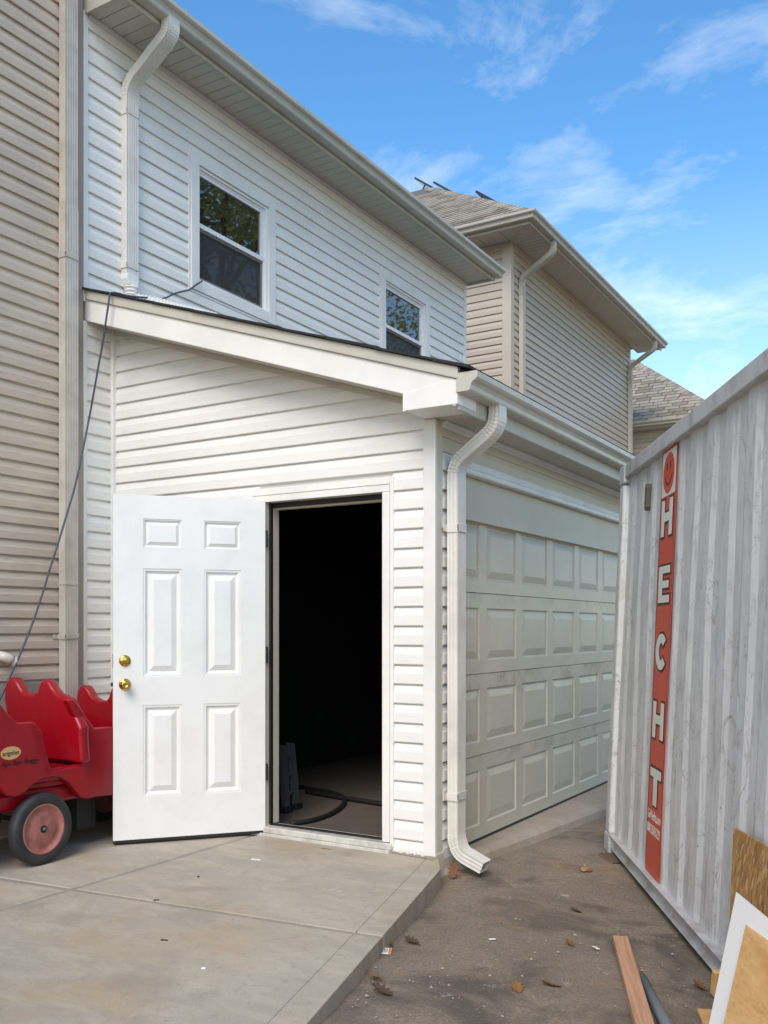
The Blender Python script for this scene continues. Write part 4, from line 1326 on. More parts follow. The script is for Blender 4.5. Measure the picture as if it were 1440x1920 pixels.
# banner with hand-cut letters.  u runs from the far edge (0) towards the viewer (w), v = height
BU0 = -0.985; BW = 0.30
def bp(u, v, d):
    return (BU0-u, -0.0335+d, v)
ban = MB().prism([(0, 0.125), (BW, 0.125), (BW, CH-0.088), (0, CH-0.088)], lambda p: bp(p[0], p[1], 0.004), lambda p: bp(p[0], p[1], 0.007)).build('banner', 'banner', cont)
ban['label'] = 'red vertical banner with cream letters and a round face'
LOCAL.add(ban)
for u in (0.0, BW-0.008):
    MB().prism([(u, 0.15), (u+0.008, 0.15), (u+0.008, CH-0.088), (u, CH-0.088)], lambda p: bp(p[0], p[1], 0.0075), lambda p: bp(p[0], p[1], 0.0085)).build('banner_hem', 'banner_edge', ban)
def glyph(polys, mat_in, name, u, v, w, h, edge=True):
    for mat, d0, grow, nm in (('letter_edge', 0.008, 0.012, name+'_outline'), (mat_in, 0.0098, 0.0, name)):
        if grow and not edge:
            continue
        mb = MB()
        for P in polys:
            Q = [Vector((u+a*w, v+b*h)) for a, b in P]
            Q = poly_inset([tuple(q) for q in Q], -grow) if grow else Q
            mb.prism([tuple(q) for q in Q], lambda p: bp(p[0], p[1], d0), lambda p: bp(p[0], p[1], d0+0.001))
        mb.build(nm, mat, ban)
Hp = [[(0, 0), (0.28, 0), (0.28, 0.40), (0.72, 0.40), (0.72, 0), (1, 0), (1, 1), (0.72, 1), (0.72, 0.64), (0.28, 0.64), (0.28, 1), (0, 1)]]
Ep = [[(0, 0), (1, 0), (1, 0.2), (0.34, 0.2), (0.34, 0.4), (0.92, 0.4), (0.92, 0.6), (0.34, 0.6), (0.34, 0.8), (1, 0.8), (1, 1), (0, 1)]]
Tp = [[(0.33, 0), (0.67, 0), (0.67, 0.76), (1, 0.76), (1, 1), (0, 1), (0, 0.76), (0.33, 0.76)]]
outer = [(0.5+0.5*math.cos(R(a)), 0.5+0.5*math.sin(R(a))) for a in range(40, 321, 14)]
inner = [(0.5+0.20*math.cos(R(a)), 0.5+0.24*math.sin(R(a))) for a in range(320, 39, -14)]
Cp = [outer+inner]
zo = 0.142       # container base to world offset
for nm, P, vz in (('letter_h', Hp, 1.745), ('letter_e', Ep, 1.398), ('letter_c', Cp, 1.048), ('letter_h', Hp, 0.692), ('letter_t', Tp, 0.343)):
    glyph(P, 'letter', nm, 0.040, vz+zo, 0.220, 0.190)
# round face in a cream square
sq = MB().prism([(0.014, 1.955+zo), (BW-0.014, 1.955+zo), (BW-0.014, CH-0.10), (0.014, CH-0.10)], lambda p: bp(p[0], p[1], 0.0078), lambda p: bp(p[0], p[1], 0.0086)).build('cream_square', 'letter', ban)
fu, fv = BW/2, (1.955+zo+CH-0.10)/2
MB().prism([(fu+0.112*math.cos(2*math.pi*k/40), fv+0.106*math.sin(2*math.pi*k/40)) for k in range(40)], lambda p: bp(p[0], p[1], 0.0088), lambda p: bp(p[0], p[1], 0.0096)).build('round_face', 'banner', ban)
for du in (-0.033, 0.033):
    MB().prism([(fu+du+0.011*math.cos(2*math.pi*k/12), fv+0.038+0.022*math.sin(2*math.pi*k/12)) for k in range(12)], lambda p: bp(p[0], p[1], 0.0098), lambda p: bp(p[0], p[1], 0.0104)).build('eye', 'letter_edge', ban)
sm = [(0.078*math.cos(R(a)), 0.075*math.sin(R(a))) for a in range(195, 346, 10)]
smi = [(0.070*math.cos(R(a)), 0.064*math.sin(R(a))) for a in range(345, 194, -10)]
MB().prism([(fu+a, fv+0.01+b) for a, b in sm+smi], lambda p: bp(p[0], p[1], 0.0098), lambda p: bp(p[0], p[1], 0.0104)).build('smile', 'letter_edge', ban)
def text_mesh(txt, size, name):
    cu = bpy.data.curves.new(name, 'FONT')
    cu.body = txt; cu.size = size; cu.extrude = 0.0004; cu.align_x = 'CENTER'; cu.align_y = 'CENTER'
    tmp = bpy.data.objects.new(name, cu)
    col.objects.link(tmp)
    bpy.context.view_layer.update()
    dg = bpy.context.evaluated_depsgraph_get()
    me = bpy.data.meshes.new_from_object(tmp.evaluated_get(dg))
    bpy.data.objects.remove(tmp)
    return me
for txt, vz, sx in (('GoHecht.com', 0.285, 0.8), ('800.350.5221', 0.212, 0.76)):
    me = text_mesh(txt, 0.070, 'lettering')
    xs_ = [v.co.x for v in me.vertices]
    k = 0.262/(max(xs_)-min(xs_))
    o = link('lettering', me, 'letter', ban)
    o.matrix_basis = Matrix(((-k, 0, 0, BU0-BW/2), (0, 0, 1, -0.0335+0.009), (0, 1.0, 0, vz+zo), (0, 0, 0, 1)))

# ================================================================== RED BUGGY
bg = thing('toddler_buggy', 'red plastic multi seat toddler buggy parked by the tan wall', 'buggy', (-4.45, 3.6, 0))
XB = -4.175
def px_poly(pts, X):
    return [(onX(x, y, X).y, onX(x, y, X).z) for x, y in pts]
side_px = [(-70, 1290), (-40, 1285), (-22, 1296), (0, 1317), (16, 1338), (34, 1356), (50, 1355), (64, 1353), (70, 1358), (73, 1366), (80, 1368), (84, 1395), (92, 1424), (99, 1446),
           (125, 1440), (148, 1434), (154, 1427), (152, 1410), (144, 1378), (152, 1366), (140, 1338), (127, 1312), (139, 1311), (152, 1326), (166, 1348), (179, 1366), (196, 1364), (212, 1363), (226, 1366), (228, 1490), (185, 1494), (165, 1498), (152, 1496), (144, 1484), (130, 1468), (115, 1459), (100, 1457), (82, 1460), (64, 1471), (50, 1485), (38, 1493), (27, 1495), (14, 1492), (4, 1480), (-4, 1462), (-20, 1455), (-70, 1470)]
pp = px_poly(side_px, XB)
so_ = MB().prism(pp, lambda p: (XB, p[0], p[1]), lambda p: (XB-0.055, p[0], p[1])).build('body_side', 'red', bg, bevel=0.016, seg=3)
for p in so_.data.polygons: p.use_smooth = True
far = MB().prism([(3.0, 0.42), (4.5, 0.42), (4.5, 0.72), (4.2, 0.74), (3.9, 0.60), (3.62, 0.74), (3.3, 0.60), (3.0, 0.74)], lambda p: (-4.80, p[0], p[1]), lambda p: (-4.86, p[0], p[1])).build('body_side', 'red', bg, bevel=0.016, seg=3)
def seat_back(pts, Y, xnear):
    P = [(onY(x, y, Y).x, onY(x, y, Y).z) for x, y in pts]
    o = MB().prism(P, lambda p: (p[0], Y, p[1]), lambda p: (p[0], Y+0.07, p[1])).build('seat_back', 'red', bg, bevel=0.022, seg=4)
    for q in o.data.polygons: q.use_smooth = True
    return o
sb1 = [(12, 1345), (6, 1310), (7, 1290), (10, 1276), (18, 1270), (26, 1272), (33, 1283), (40, 1297), (48, 1299), (60, 1301), (68, 1297), (71, 1286), (75, 1277), (83, 1273), (90, 1278), (97, 1290), (106, 1301), (116, 1305), (127, 1309), (138, 1335), (152, 1366), (150, 1380), (154, 1432), (92, 1425), (60, 1425)]
seat_back(sb1, 3.60, XB)
sb2 = [(143, 1350), (142, 1312), (144, 1294), (150, 1285), (157, 1285), (164, 1294), (172, 1308), (184, 1314), (198, 1314), (203, 1306), (207, 1292), (213, 1284), (222, 1288), (232, 1306), (246, 1312), (246, 1400), (143, 1400)]
seat_back(sb2, 4.20, XB)
for y0 in (3.34, 3.94):
    MB().box(-4.80, XB-0.030, y0, y0+0.27, 0.43, 0.505).build('seat', 'red', bg, bevel=0.02, seg=3)
MB().box(-4.80, XB-0.056, 3.0, 4.5, 0.40, 0.435).build('floor_pan', 'red', bg, bevel=0.01)
MB().box(-4.78, XB-0.07, 3.0, 4.5, 0.30, 0.399).build('underbody', 'red', bg, bevel=0.02)
MB().box(-4.74, -4.30, 3.72, 3.86, 0.10, 0.34).build('axle_bracket', 'black', bg, bevel=0.01)
MB().tube([(-4.80, 3.46, 0.193), (XB-0.02, 3.46, 0.193)], 0.014, 10).build('axle', 'dark', bg)
MB().box(-4.70, -4.62, 2.8, 3.4, 0.10, 0.14).build('tow_bar', 'dark', bg, bevel=0.004)
def wheel(x, y, r=0.192):
    w = 0.055
    n = 40
    prof = [(r*0.70, 0.0), (r*0.74, 0.006), (r*0.90, 0.007), (r*0.97, 0.0), (r, -0.012), (r, -w+0.012), (r*0.97, -w), (r*0.74, -w-0.004), (r*0.70, -w)]
    L = [[(x+d, y+q*math.cos(2*math.pi*k/n), 0.0+r+q*math.sin(2*math.pi*k/n)) for k in range(n)] for q, d in prof]
    t = MB().loops(L, close=True, cap=False).build('wheel', 'tyre', bg, smooth=True)
    prof = [(r*0.715, -0.002), (r*0.70, 0.004), (r*0.655, 0.003), (r*0.63, -0.010), (r*0.56, -0.016), (r*0.50, -0.016), (r*0.44, -0.010), (r*0.16, -0.004), (0.001, -0.003)]
    L = [[(x+d, y+q*math.cos(2*math.pi*k/n), r+q*math.sin(2*math.pi*k/n)) for k in range(n)] for q, d in prof]
    MB().loops(L, cap=False).build('rim', 'rim', t, smooth=True)
    L = [[(x+d, y+q*math.cos(2*math.pi*k/16), r+q*math.sin(2*math.pi*k/16)) for k in range(16)] for q, d in ((0.020, -0.006), (0.020, 0.002), (0.013, 0.004), (0.012, 0.0))]
    hb = MB().loops(L).build('hub', 'black', t)
    L = [[(x+d, y+q*math.cos(2*math.pi*k/12), r+q*math.sin(2*math.pi*k/12)) for k in range(12)] for q, d in ((0.011, 0.0), (0.011, 0.008), (0.007, 0.012), (0.001, 0.0125))]
    MB().loops(L).build('axle_end', 'alu', t, smooth=True)
wc = onX(82, 1548, XB+0.01)
wheel(XB+0.012, wc.y)
wheel(-4.76, wc.y+0.0)
# front row (left of the frame) and rear wheels (behind the door)
fsb = seat_back([(x-6, y) for x, y in sb1], 3.60, XB)
fsb.location.y = -0.60
MB().prism([(2.62, 0.34), (3.06, 0.34), (3.06, 0.62), (2.95, 0.66), (2.72, 0.70), (2.62, 0.60)], lambda p: (XB, p[0], p[1]), lambda p: (-4.84, p[0], p[1])).build('front_shell', 'red', bg, bevel=0.03, seg=4)
wheel(XB+0.012, 4.36)
wheel(-4.76, 4.36)
# sticker and print
stc = onX(20, 1412, XB)
E_ = [(stc.y+0.062*math.cos(2*math.pi*k/28), stc.z+0.034*math.sin(2*math.pi*k/28)) for k in range(28)]
MB().prism(E_, lambda p: (XB+0.0005, p[0], p[1]), lambda p: (XB+0.0020, p[0], p[1])).build('sticker', 'sticker', bg)
for txt, px, py, w in (('angeles', 20, 1412, 0.10), ('Bye-Bye Buggy', 38, 1429, 0.225)):
    c = onX(px, py, XB)
    me = text_mesh(txt, 0.05, 'lettering')
    if txt[0] == 'B':
        me2 = me
    xs_ = [v.co.x for v in me.vertices]
    k = w/(max(xs_)-min(xs_))
    o = link('lettering', me, 'ink', bg)
    a = R(3)
    o.matrix_basis = Matrix.Translation((XB+0.0028, c.y, c.z)) @ Matrix(((0, 0, 1, 0), (k, 0, 0, 0), (0, k, 0, 0), (0, 0, 0, 1)))

# ================================================================== BLUE CABLE
cab = [onX(379, 527, XM+0.05), onX(368, 534, XM+0.05), onX(355, 543, XM+0.045), onX(340, 547, XM+0.05), onX(326, 551, XM+0.07), onX(312, 558, XM+0.10), onX(300, 560, -4.80), onX(280, 558.5, -4.78),
       onX(255, 556.5, -4.80), onX(236, 554, -4.84), onX(222, 550, -4.86), onX(212, 548.5, -4.865), onY(207, 551, YR-0.03), onY(205, 558, YR-0.05)]
for px, py in ((203, 572), (199, 600), (193, 640), (185, 684), (177, 730)):
    cab.append(onY(px, py, 4.285))
for px, py in ((167, 785), (154, 850), (141, 910), (128, 955), (111, 1012), (95, 1062), (80, 1112), (64, 1160), (48, 1202), (32, 1240), (16, 1275), (2, 1306), (-14, 1340)):
    cab.append(onX(px, py, -4.84))
sm_ = []
for i in range(len(cab)-1):
    p0 = cab[max(i-1, 0)]; p1 = cab[i]; p2 = cab[i+1]; p3 = cab[min(i+2, len(cab)-1)]
    for k in range(4):
        t = k/4
        sm_.append(0.5*((2*p1)+(-p0+p2)*t+(2*p0-5*p1+4*p2-p3)*t*t+(-p0+3*p1-3*p2+p3)*t**3))
sm_.append(cab[-1])
tag(MB().tube(sm_, 0.0065, 8).build('cable', 'cable', None, smooth=True), 'dark blue cable hanging from the window corner over the rake', 'cable')

# ================================================================== INSIDE THE GARAGE DOORWAY
def leg_rail(a, b, w=0.03, d=0.06):
    a = Vector(a); b = Vector(b)
    t = (b-a).normalized()
    x = Vector((1, 0, 0)); y = t.cross(x).normalized()
    L = [[p+x*sx*w/2+y*sy*d/2 for sx, sy in ((-1, -1), (1, -1), (1, 1), (-1, 1))] for p in (a, b)]
    return MB().loops(L)
sl = thing('step_ladder', 'folded aluminium step ladder leaning inside the dark doorway', 'ladder', (-3.5, 5.1, 0.02))
q0 = onZ(537, 1521, 0.03); q1 = onZ(556, 1514, 0.03)
leg_rail((q0.x, q0.y, 0.03), (q0.x-0.10, q0.y+0.09, 0.46)).build('rail', 'alu', sl)
leg_rail((q1.x, q1.y, 0.03), (q1.x-0.12, q1.y+0.09, 0.46)).build('rail', 'alu', sl)
for k in range(3):
    f = 0.25+0.28*k
    a = Vector((q0.x-0.10*f, q0.y+0.09*f, 0.03+0.43*f)); b = Vector((q1.x-0.12*f, q1.y+0.09*f, 0.03+0.43*f))
    MB().tube([a, b], 0.014, 8).build('rung', 'alu', sl)
for q in (q0, q1):
    MB().box(q.x-0.028, q.x+0.028, q.y-0.04, q.y+0.04, 0.021, 0.06).build('foot', 'black', sl, bevel=0.006)
def floor_hose(pts, r, name, label, z=0.021):
    P = [onZ(x, y, z+r)+Vector((0, 0, 0)) for x, y in pts]
    S = []
    for i in range(len(P)-1):
        p0 = P[max(i-1, 0)]; p1 = P[i]; p2 = P[i+1]; p3 = P[min(i+2, len(P)-1)]
        for k in range(5):
            t = k/5
            S.append(0.5*((2*p1)+(-p0+p2)*t+(2*p0-5*p1+4*p2-p3)*t*t+(-p0+3*p1-3*p2+p3)*t**3))
    S.append(P[-1])
    tag(MB().tube(S, r, 8).build(name, 'black', None, smooth=True), label, 'hose')
floor_hose([(545, 1544), (575, 1540), (605, 1532), (630, 1520), (645, 1506), (642, 1494), (622, 1486), (590, 1480), (560, 1474)], 0.016, 'hose', 'black hose curling in a loop on the garage floor by the door')
floor_hose([(575, 1484), (620, 1492), (670, 1500), (715, 1507), (740, 1511)], 0.018, 'hose', 'black hose lying straight across the garage floor behind the loop')

# ================================================================== BOARDS, LUMBER AND PIPE AT LOWER RIGHT
# two plank offcuts near the container foot are placed on the ground, sheets lean on the container
def sheet(name, mat, corners, t, label, cat, edge=None):
    """corners: 4 points (tl, tr, br, bl); thickness away from the viewer"""
    c = [Vector(p) for p in corners]
    n = (c[1]-c[0]).cross(c[3]-c[0]).normalized()
    if n.dot(Vector((0, 0, 1.27))-c[0]) > 0: n = -n
    o = MB().add([*c, *[p+n*t for p in c]], [(0, 1, 2, 3), (7, 6, 5, 4), (0, 4, 5, 1), (1, 5, 6, 2), (2, 6, 7, 3), (3, 7, 4, 0)]).build(name, mat, None, bevel=0.0015)
    return tag(o, label, cat)
Wc = cont.matrix_basis
def cpt(x, y, z):
    return Wc @ Vector((x, y, z))
# local x on the container where a pixel column meets its side
def cont_hit(px, py, yoff):
    Wi = Wc.inverted()
    o = Wi @ Vector((0, 0, 1.27)); d = (Wi.to_3x3() @ ray(px, py))
    t = (yoff-o.y)/d.y
    return o+d*t
# OSB: top edge rests against the wall, foot 0.10 m out
def lean(pts_px, y_top, y_bot, z_top, z_bot):
    """plane leaning on the container: y as a linear function of z in container space"""
    Wi = Wc.inverted()
    res = []
    for px, py in pts_px:
        o = Wi @ Vector((0, 0, 1.27)); d = Wi.to_3x3() @ ray(px, py)
        k = (y_bot-y_top)/(z_bot-z_top)
        # (o.y + t d.y) = y_top + k (o.z + t d.z - z_top)
        t = (y_top+k*(o.z-z_top)-o.y)/(d.y-k*d.z)
        res.append(Wc @ (o+d*t))
    return res
A = lean([(1375, 1551), (1640, 1700), (1600, 2330), (1366, 1760)], 0.005, 0.09, 0.75, 0.02)
sheet('osb_sheet', 'osb', A, 0.011, 'brown strand board sheet leaning on the container behind the white board', 'board')
B = lean([(1380, 1672), (1660, 1905), (1560, 2500), (1300, 2060)], 0.07, 0.42, 0.60, 0.0)
sheet('white_board', 'board', B, 0.013, 'white board leaning against the container at lower right', 'board')
C_ = lean([(1398, 1733), (1640, 1905), (1560, 2480), (1322, 2070)], 0.095, 0.455, 0.56, 0.0)
sheet('plywood_sheet', 'ply', C_, 0.010, 'honey coloured plywood sheet in front of the white board', 'board')
def stick(a, b, w, h, name, mat, label, cat, roll=0.0):
    a = Vector(a); b = Vector(b)
    t = (b-a).normalized()
    side = t.cross(Vector((0, 0, 1))).normalized(); up = side.cross(t).normalized()
    o = MB().box(-w/2, w/2, 0, h, 0, (b-a).length).build(name, mat, None, bevel=0.003)
    m = Matrix((( side.x, up.x, t.x, a.x), (side.y, up.y, t.y, a.y), (side.z, up.z, t.z, a.z), (0, 0, 0, 1)))
    o.matrix_basis = m
    return tag(o, label, cat)
def gpt(px, py, dz=0.0):
    """pixel on the asphalt"""
    z = -0.1
    for _ in range(6):
        p = onZ(px, py, z); z = gz(p.x, p.y)+dz
    return onZ(px, py, z)
a = gpt(1163, 1772); b = gpt(1222, 1990)
stick((a.x, a.y, gz(a.x, a.y)+0.006), (b.x, b.y, gz(b.x, b.y)+0.006), 0.064, 0.036, 'timber', 'lumber', 'length of reddish timber lying on the asphalt', 'timber')
a = gpt(1203, 1834, 0.022); b = gpt(1274, 1968, 0.022)
pipe = MB().tube([a, b], 0.021, 18, cap=False).build('pipe', 'pipe', None, smooth=True)
so = pipe.modifiers.new('wall', 'SOLIDIFY'); so.thickness = 0.003
tag(pipe, 'grey metal pipe lying on the asphalt beside the timber', 'pipe')
a = gpt(1346, 1872); 
o = stick((a.x, a.y, gz(a.x, a.y)+0.005), (a.x+0.01, a.y-0.012, gz(a.x, a.y)+0.10), 0.035, 0.03, 'wood_offcut', 'ply', 'small upright wood offcut between container and white board', 'offcut')
a = gpt(1326, 1905); b = gpt(1350, 1960)
stick((a.x, a.y, gz(a.x, a.y)+0.006), (b.x, b.y, gz(b.x, b.y)+0.006), 0.07, 0.02, 'wood_offcut', 'ply', 'flat wood offcut on the asphalt at the foot of the white board', 'offcut')
# skid plank under the container edge
a = gpt(1262, 1768); b = gpt(1322, 1846)

# ================================================================== LEAVES AND LITTER
def oak_leaf(name, mat, loc, rot, s, label, curl=0.4, tilt=(0, 0)):
    pts = [(0, 0), (0.06, 0.10), (0.20, 0.14), (0.12, 0.24), (0.30, 0.36), (0.14, 0.42), (0.36, 0.62), (0.15, 0.62), (0.22, 0.84), (0.08, 0.80), (0, 1.0)]
    full = pts+[(-x, y) for x, y in reversed(pts[1:-1])]
    n = len(pts)
    hz = lambda x, y: s*curl*(abs(x)*0.55+0.8*(y-0.5)**2)+0.003
    vs = [(0, (y-0.5)*s, hz(0, y)) for x, y in pts]
    vs += [(x*s, (y-0.5)*s, hz(x, y)) for x, y in pts]
    vs += [(-x*s, (y-0.5)*s, hz(x, y)*1.25) for x, y in pts]
    fs = []
    for i in range(n-1):
        fs.append((i, n+i, n+i+1, i+1)); fs.append((i, i+1, 2*n+i+1, 2*n+i))
    mb = MB().add(vs, fs)
    mb.tube([(0, -0.5*s, 0.003), (0, -0.62*s, 0.008)], 0.0015, 5)
    o = mb.build(name, mat, None)
    o.location = loc; o.rotation_euler = (tilt[0], tilt[1], rot)
    so = o.modifiers.new('t', 'SOLIDIFY'); so.thickness = 0.0008
    return tag(o, label, 'leaf', 'fallen leaves on the asphalt')
LV = [(850, 1647, 'leaf_brown', 0.3, 0.105, 'upright brown leaf at the wall foot under the downspout', (R(65), 0)),
      (703, 1837, 'leaf_gold', 1.2, 0.075, 'golden leaf next to the slab edge, above the dark curled leaf', (0, 0.3)),
      (714, 1862, 'leaf_dark', 1.5, 0.105, 'dark curled leaf next to the slab edge near the bottom', (0.3, 0)),
      (970, 1858, 'leaf_gold', 0.5, 0.085, 'golden lobed leaf in the middle of the asphalt', (0.2, 0)),
      (1031, 1852, 'leaf_brown', 1.9, 0.085, 'rust coloured leaf on the sandy asphalt patch', (0.25, 0.2)),
      (1068, 1772, 'leaf_brown', 0.8, 0.06, 'small rust leaf left of the timber end', (0.3, 0)),
      (1078, 1711, 'leaf_dark', 1.3, 0.08, 'thin dark leaf on the asphalt above the timber', (0.2, 0.2)),
      (731, 1772, 'leaf_brown', 1.1, 0.045, 'small brown leaf just above the paper tag', (0.3, 0)),
      (770, 1768, 'leaf_dark', 1.4, 0.09, 'dark twisted leaf on the asphalt right of the paper tag', (0.2, 0)),
      (1310, 1852, 'leaf_brown', 0.9, 0.08, 'brown leaf beside the upright wood offcut', (0.3, 0.2))]
for px, py, mt, rot, s, lab, tl in LV:
    p = gpt(px, py)
    oak_leaf('leaf', mt, (p.x, p.y, gz(p.x, p.y)+(0.045 if tl[0] > 0.7 else 0.006)), rot, s, lab, 0.5, tl)
# brown stone
def rock(px, py, s, mat, label, seed):
    rnd = random.Random(seed)
    p = gpt(px, py)
    bm = bmesh.new()
    bmesh.ops.create_icosphere(bm, subdivisions=2, radius=1)
    for v in bm.verts:
        k = 1+rnd.uniform(-0.16, 0.16)
        v.co = Vector((v.co.x*s*k, v.co.y*s*0.7*k, v.co.z*s*0.42*k))
    me = bpy.data.meshes.new('stone'); bm.to_mesh(me); bm.free()
    o = link('stone', me, mat, None)
    o.location = (p.x, p.y, gz(p.x, p.y)+s*0.28)
    o.rotation_euler = (0, 0, rnd.uniform(0, 3))
    return tag(o, label, 'stone')
rock(1098, 1634, 0.042, 'rock', 'flat brown stone on the asphalt left of the container', 2)
# paper tag with print
p = gpt(724, 1786)
tg = thing('paper_tag', 'small white paper tag with orange stripe beside the slab edge', 'tag', (p.x, p.y, gz(p.x, p.y)+0.006))
tg.rotation_euler = (R(8), 0, R(25))
LOCAL.add(tg)
MB().box(-0.021, 0.021, -0.026, 0.026, 0, 0.0012).build('paper', 'paper', tg)
MB().box(0.010, 0.020, -0.025, 0.025, 0.0014, 0.0020).build('orange_stripe', 'orange', tg)
for k in range(4):
    MB().box(-0.015+0.006*k, -0.0125+0.006*k, -0.016+0.004*(k % 2), 0.018, 0.0014, 0.0019).build('print_line', 'ink', tg)
def bit(px, py, l, w, mat, label, rot, slabz=True, h=0.003):
    name, cat = (('paper_scrap', 'paper') if mat == 'paper' else ('wood_chip', 'wood chip'))
    if slabz:
        p = onZ(px, py, 0.001)
    else:
        p = gpt(px, py); p.z = gz(p.x, p.y)+0.006
    o = MB().add([(-l/2, -w/2, 0), (l/2, -w/2*0.7, 0), (l/2, w/2*0.8, 0), (-l/2, w/2, 0), (-l/2, -w/2, h), (l/2, -w/2*0.7, h), (l/2, w/2*0.8, h), (-l/2, w/2, h)],
                 [(0, 3, 2, 1), (4, 5, 6, 7), (0, 1, 5, 4), (1, 2, 6, 5), (2, 3, 7, 6), (3, 0, 4, 7)]).build(name, mat, None)
    o.location = p; o.rotation_euler = (0.05, 0.05, rot)
    return tag(o, label, cat)
bit(480, 1612, 0.055, 0.014, 'paper', 'white paper scrap on the slab in front of the threshold', 0.35)
bit(612, 1592, 0.055, 0.010, 'rock', 'rust brown sliver on the slab near the threshold', 0.2)
bit(293, 1688, 0.025, 0.012, 'leaf_dark', 'dark wood chip on the slab joint', 0.8)
bit(308, 1763, 0.030, 0.010, 'leaf_dark', 'dark chip in the middle of the near slab panel', 0.4)
bit(382, 1816, 0.016, 0.012, 'paper', 'tiny white fleck on the near slab panel', 0.4)
bit(372, 1644, 0.020, 0.010, 'leaf_dark', 'dark chip on the far slab panel below the door', 2.0)
bit(923, 1764, 0.030, 0.012, 'paper', 'white cigarette-like scrap on the asphalt', 0.9, False)
bit(1117, 1780, 0.045, 0.016, 'letter', 'cream wood splinter left of the timber', 2.4, False)
# loose grit, nobody could count it
rnd = random.Random(11)
gm = MB()
for k in range(230):
    px = rnd.uniform(600, 1330); py = 1600+320*rnd.random()**0.8
    p = gpt(px, py)
    if p.x < -2.30 or (p.x-(-2.30))*(-1.948)-(p.y-4.40)*(0.533) > 0 and False:
        continue
    # stay off the slab
    if (Vector((p.x, p.y))-Vector((-2.30, 4.40))).dot(-e_n) < 0.01:
        continue
    s = rnd.choice((0.003, 0.004, 0.005, 0.005, 0.008))*rnd.uniform(0.7, 1.3)
    z = gz(p.x, p.y)+s*0.4+0.002
    c = Vector((p.x, p.y, z))
    v = [c+Vector((s*rnd.uniform(0.7, 1.2), 0, 0)), c+Vector((0, s*rnd.uniform(0.7, 1.2), 0)), c-Vector((s*rnd.uniform(0.7, 1.2), 0, 0)), c-Vector((0, s*rnd.uniform(0.7, 1.2), 0)), c+Vector((0, 0, s*0.7)), c-Vector((0, 0, s*0.7))]
    gm.add(v, [(0, 1, 4), (1, 2, 4), (2, 3, 4), (3, 0, 4), (1, 0, 5), (2, 1, 5), (3, 2, 5), (0, 3, 5)])
g = gm.build('grit', 'stone', None)
tag(g, 'loose pale grit scattered over the asphalt', 'grit', kind='stuff')
# soil washed up against the container corner and along the wall foot
def soil(name, pts, r, h, label, seed):
    rnd = random.Random(seed)
    vs = []; fs = []
    n = len(pts); m = 9
    for i, (px, py) in enumerate(pts):
        p = gpt(px, py)
        nx = pts[min(i+1, n-1)]; pv_ = pts[max(i-1, 0)]
        d = (gpt(*nx)-gpt(*pv_)); d.z = 0; d.normalize()
        s = Vector((-d.y, d.x, 0))
        e = math.sin(math.pi*(i+0.5)/n)**0.5
        for k in range(m):
            u = k/(m-1)*2-1
            q = p+s*u*r*e*rnd.uniform(0.8, 1.2)
            z = gz(q.x, q.y)-0.004+h*e*(1-u*u)*rnd.uniform(0.6, 1.2)
            vs.append((q.x, q.y, z))
    for i in range(n-1):
        for k in range(m-1):
            fs.append((i*m+k, i*m+k+1, (i+1)*m+k+1, (i+1)*m+k))
    o = MB().add(vs, fs).build(name, 'dirt', None, smooth=True)
    return tag(o, label, 'soil', kind='stuff')
soil('soil', [(1128, 1602), (1140, 1606), (1150, 1612), (1160, 1620)], 0.06, 0.025, 'brown soil heaped at the container foot', 3)

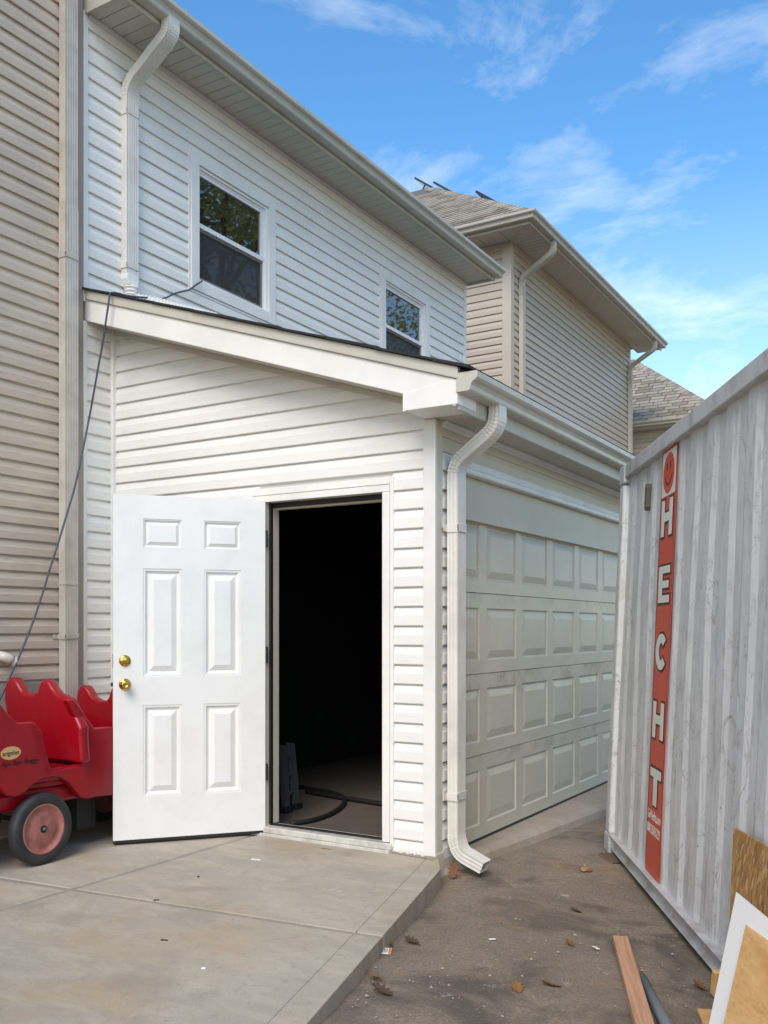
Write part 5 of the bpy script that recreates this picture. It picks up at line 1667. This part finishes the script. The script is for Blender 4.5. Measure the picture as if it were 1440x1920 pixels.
# ================================================================== TREES (seen mirrored in the windows)
def tree(loc, h, rx, seed, label, nl=5200):
    rnd = random.Random(seed)
    t = thing('oak_tree', label, 'tree', loc, 'trees mirrored in the windows')
    L = Vector(loc)
    mb = MB()
    mb.tube([L+Vector((0, 0, -0.3)), L+Vector((0.05, 0, h*0.25)), L+Vector((0.15, 0.1, h*0.5)), L+Vector((0.1, 0.2, h*0.8))], [0.26, 0.21, 0.15, 0.05], 10)
    tips = []
    for k in range(16):
        a = rnd.uniform(0, 6.28); z0 = h*rnd.uniform(0.3, 0.7)
        st = L+Vector((0.1, 0.05, z0)); r = rx*rnd.uniform(0.55, 1.0)
        en = L+Vector((math.cos(a)*r, math.sin(a)*r, z0+h*rnd.uniform(0.05, 0.3)))
        md = (st+en)/2+Vector((0, 0, h*0.03))
        mb.tube([st, md, en], [0.09, 0.055, 0.015], 6)
        tips += [md, en, (md+en)/2]
    mb.build('trunk', 'bark', t)
    lm_ = MB()
    cl = tips+[L+Vector((rnd.gauss(0, 0.45)*rx, rnd.gauss(0, 0.45)*rx, h*rnd.uniform(0.4, 1.0))) for _ in range(26)]
    for k in range(nl):
        c = rnd.choice(cl)
        p = c+Vector((rnd.gauss(0, 0.42), rnd.gauss(0, 0.42), rnd.gauss(0, 0.36)))
        s = rnd.uniform(0.07, 0.13)
        a = Vector((rnd.gauss(0, 1), rnd.gauss(0, 1), rnd.gauss(0, 0.6))).normalized()
        b = a.cross(Vector((rnd.gauss(0, 1), rnd.gauss(0, 1), rnd.gauss(0, 1)))).normalized()
        lm_.add([p-a*s, p+b*s*0.45, p+a*s, p-b*s*0.45], [(0, 1, 2, 3)])
    me = bpy.data.meshes.new('crown'); me.from_pydata(lm_.v, [], lm_.f)
    link('crown', me, 'foliage', t)
tree((3.6, 15.6, -0.2), 12.5, 3.0, 5, 'leafy oak mirrored in the nearer upstairs window', 15000)
tree((5.2, 25.6, -0.2), 12.5, 2.7, 9, 'thin leafy oak mirrored in the farther upstairs window', 6000)

# broken mortar between slab and wall foot
def rubble():
    rnd = random.Random(4)
    mb = MB()
    for k in range(130):
        u = rnd.random()
        x = -2.74+0.32*u
        y = YF-0.020-rnd.random()*0.03*(0.4+u)
        s_ = rnd.uniform(0.004, 0.012)
        c = Vector((x, y, 0.003))
        vs = [c+Vector((s_*rnd.uniform(0.6, 1.3), rnd.uniform(-.3, .3)*s_, 0)), c+Vector((0, s_*rnd.uniform(0.6, 1.2), 0)), c-Vector((s_*rnd.uniform(0.6, 1.3), 0, 0)), c-Vector((0, s_*rnd.uniform(0.6, 1.2), 0)), c+Vector((0, 0, s_*rnd.uniform(0.5, 1.1))), c-Vector((0, 0, s_*0.5))]
        mb.add(vs, [(0, 1, 4), (1, 2, 4), (2, 3, 4), (3, 0, 4), (1, 0, 5), (2, 1, 5), (3, 2, 5), (0, 3, 5)])
    tag(mb.build('mortar_crumbs', 'joint', None), 'broken mortar crumbs along the wall foot by the corner post', 'mortar', kind='stuff')
rubble()
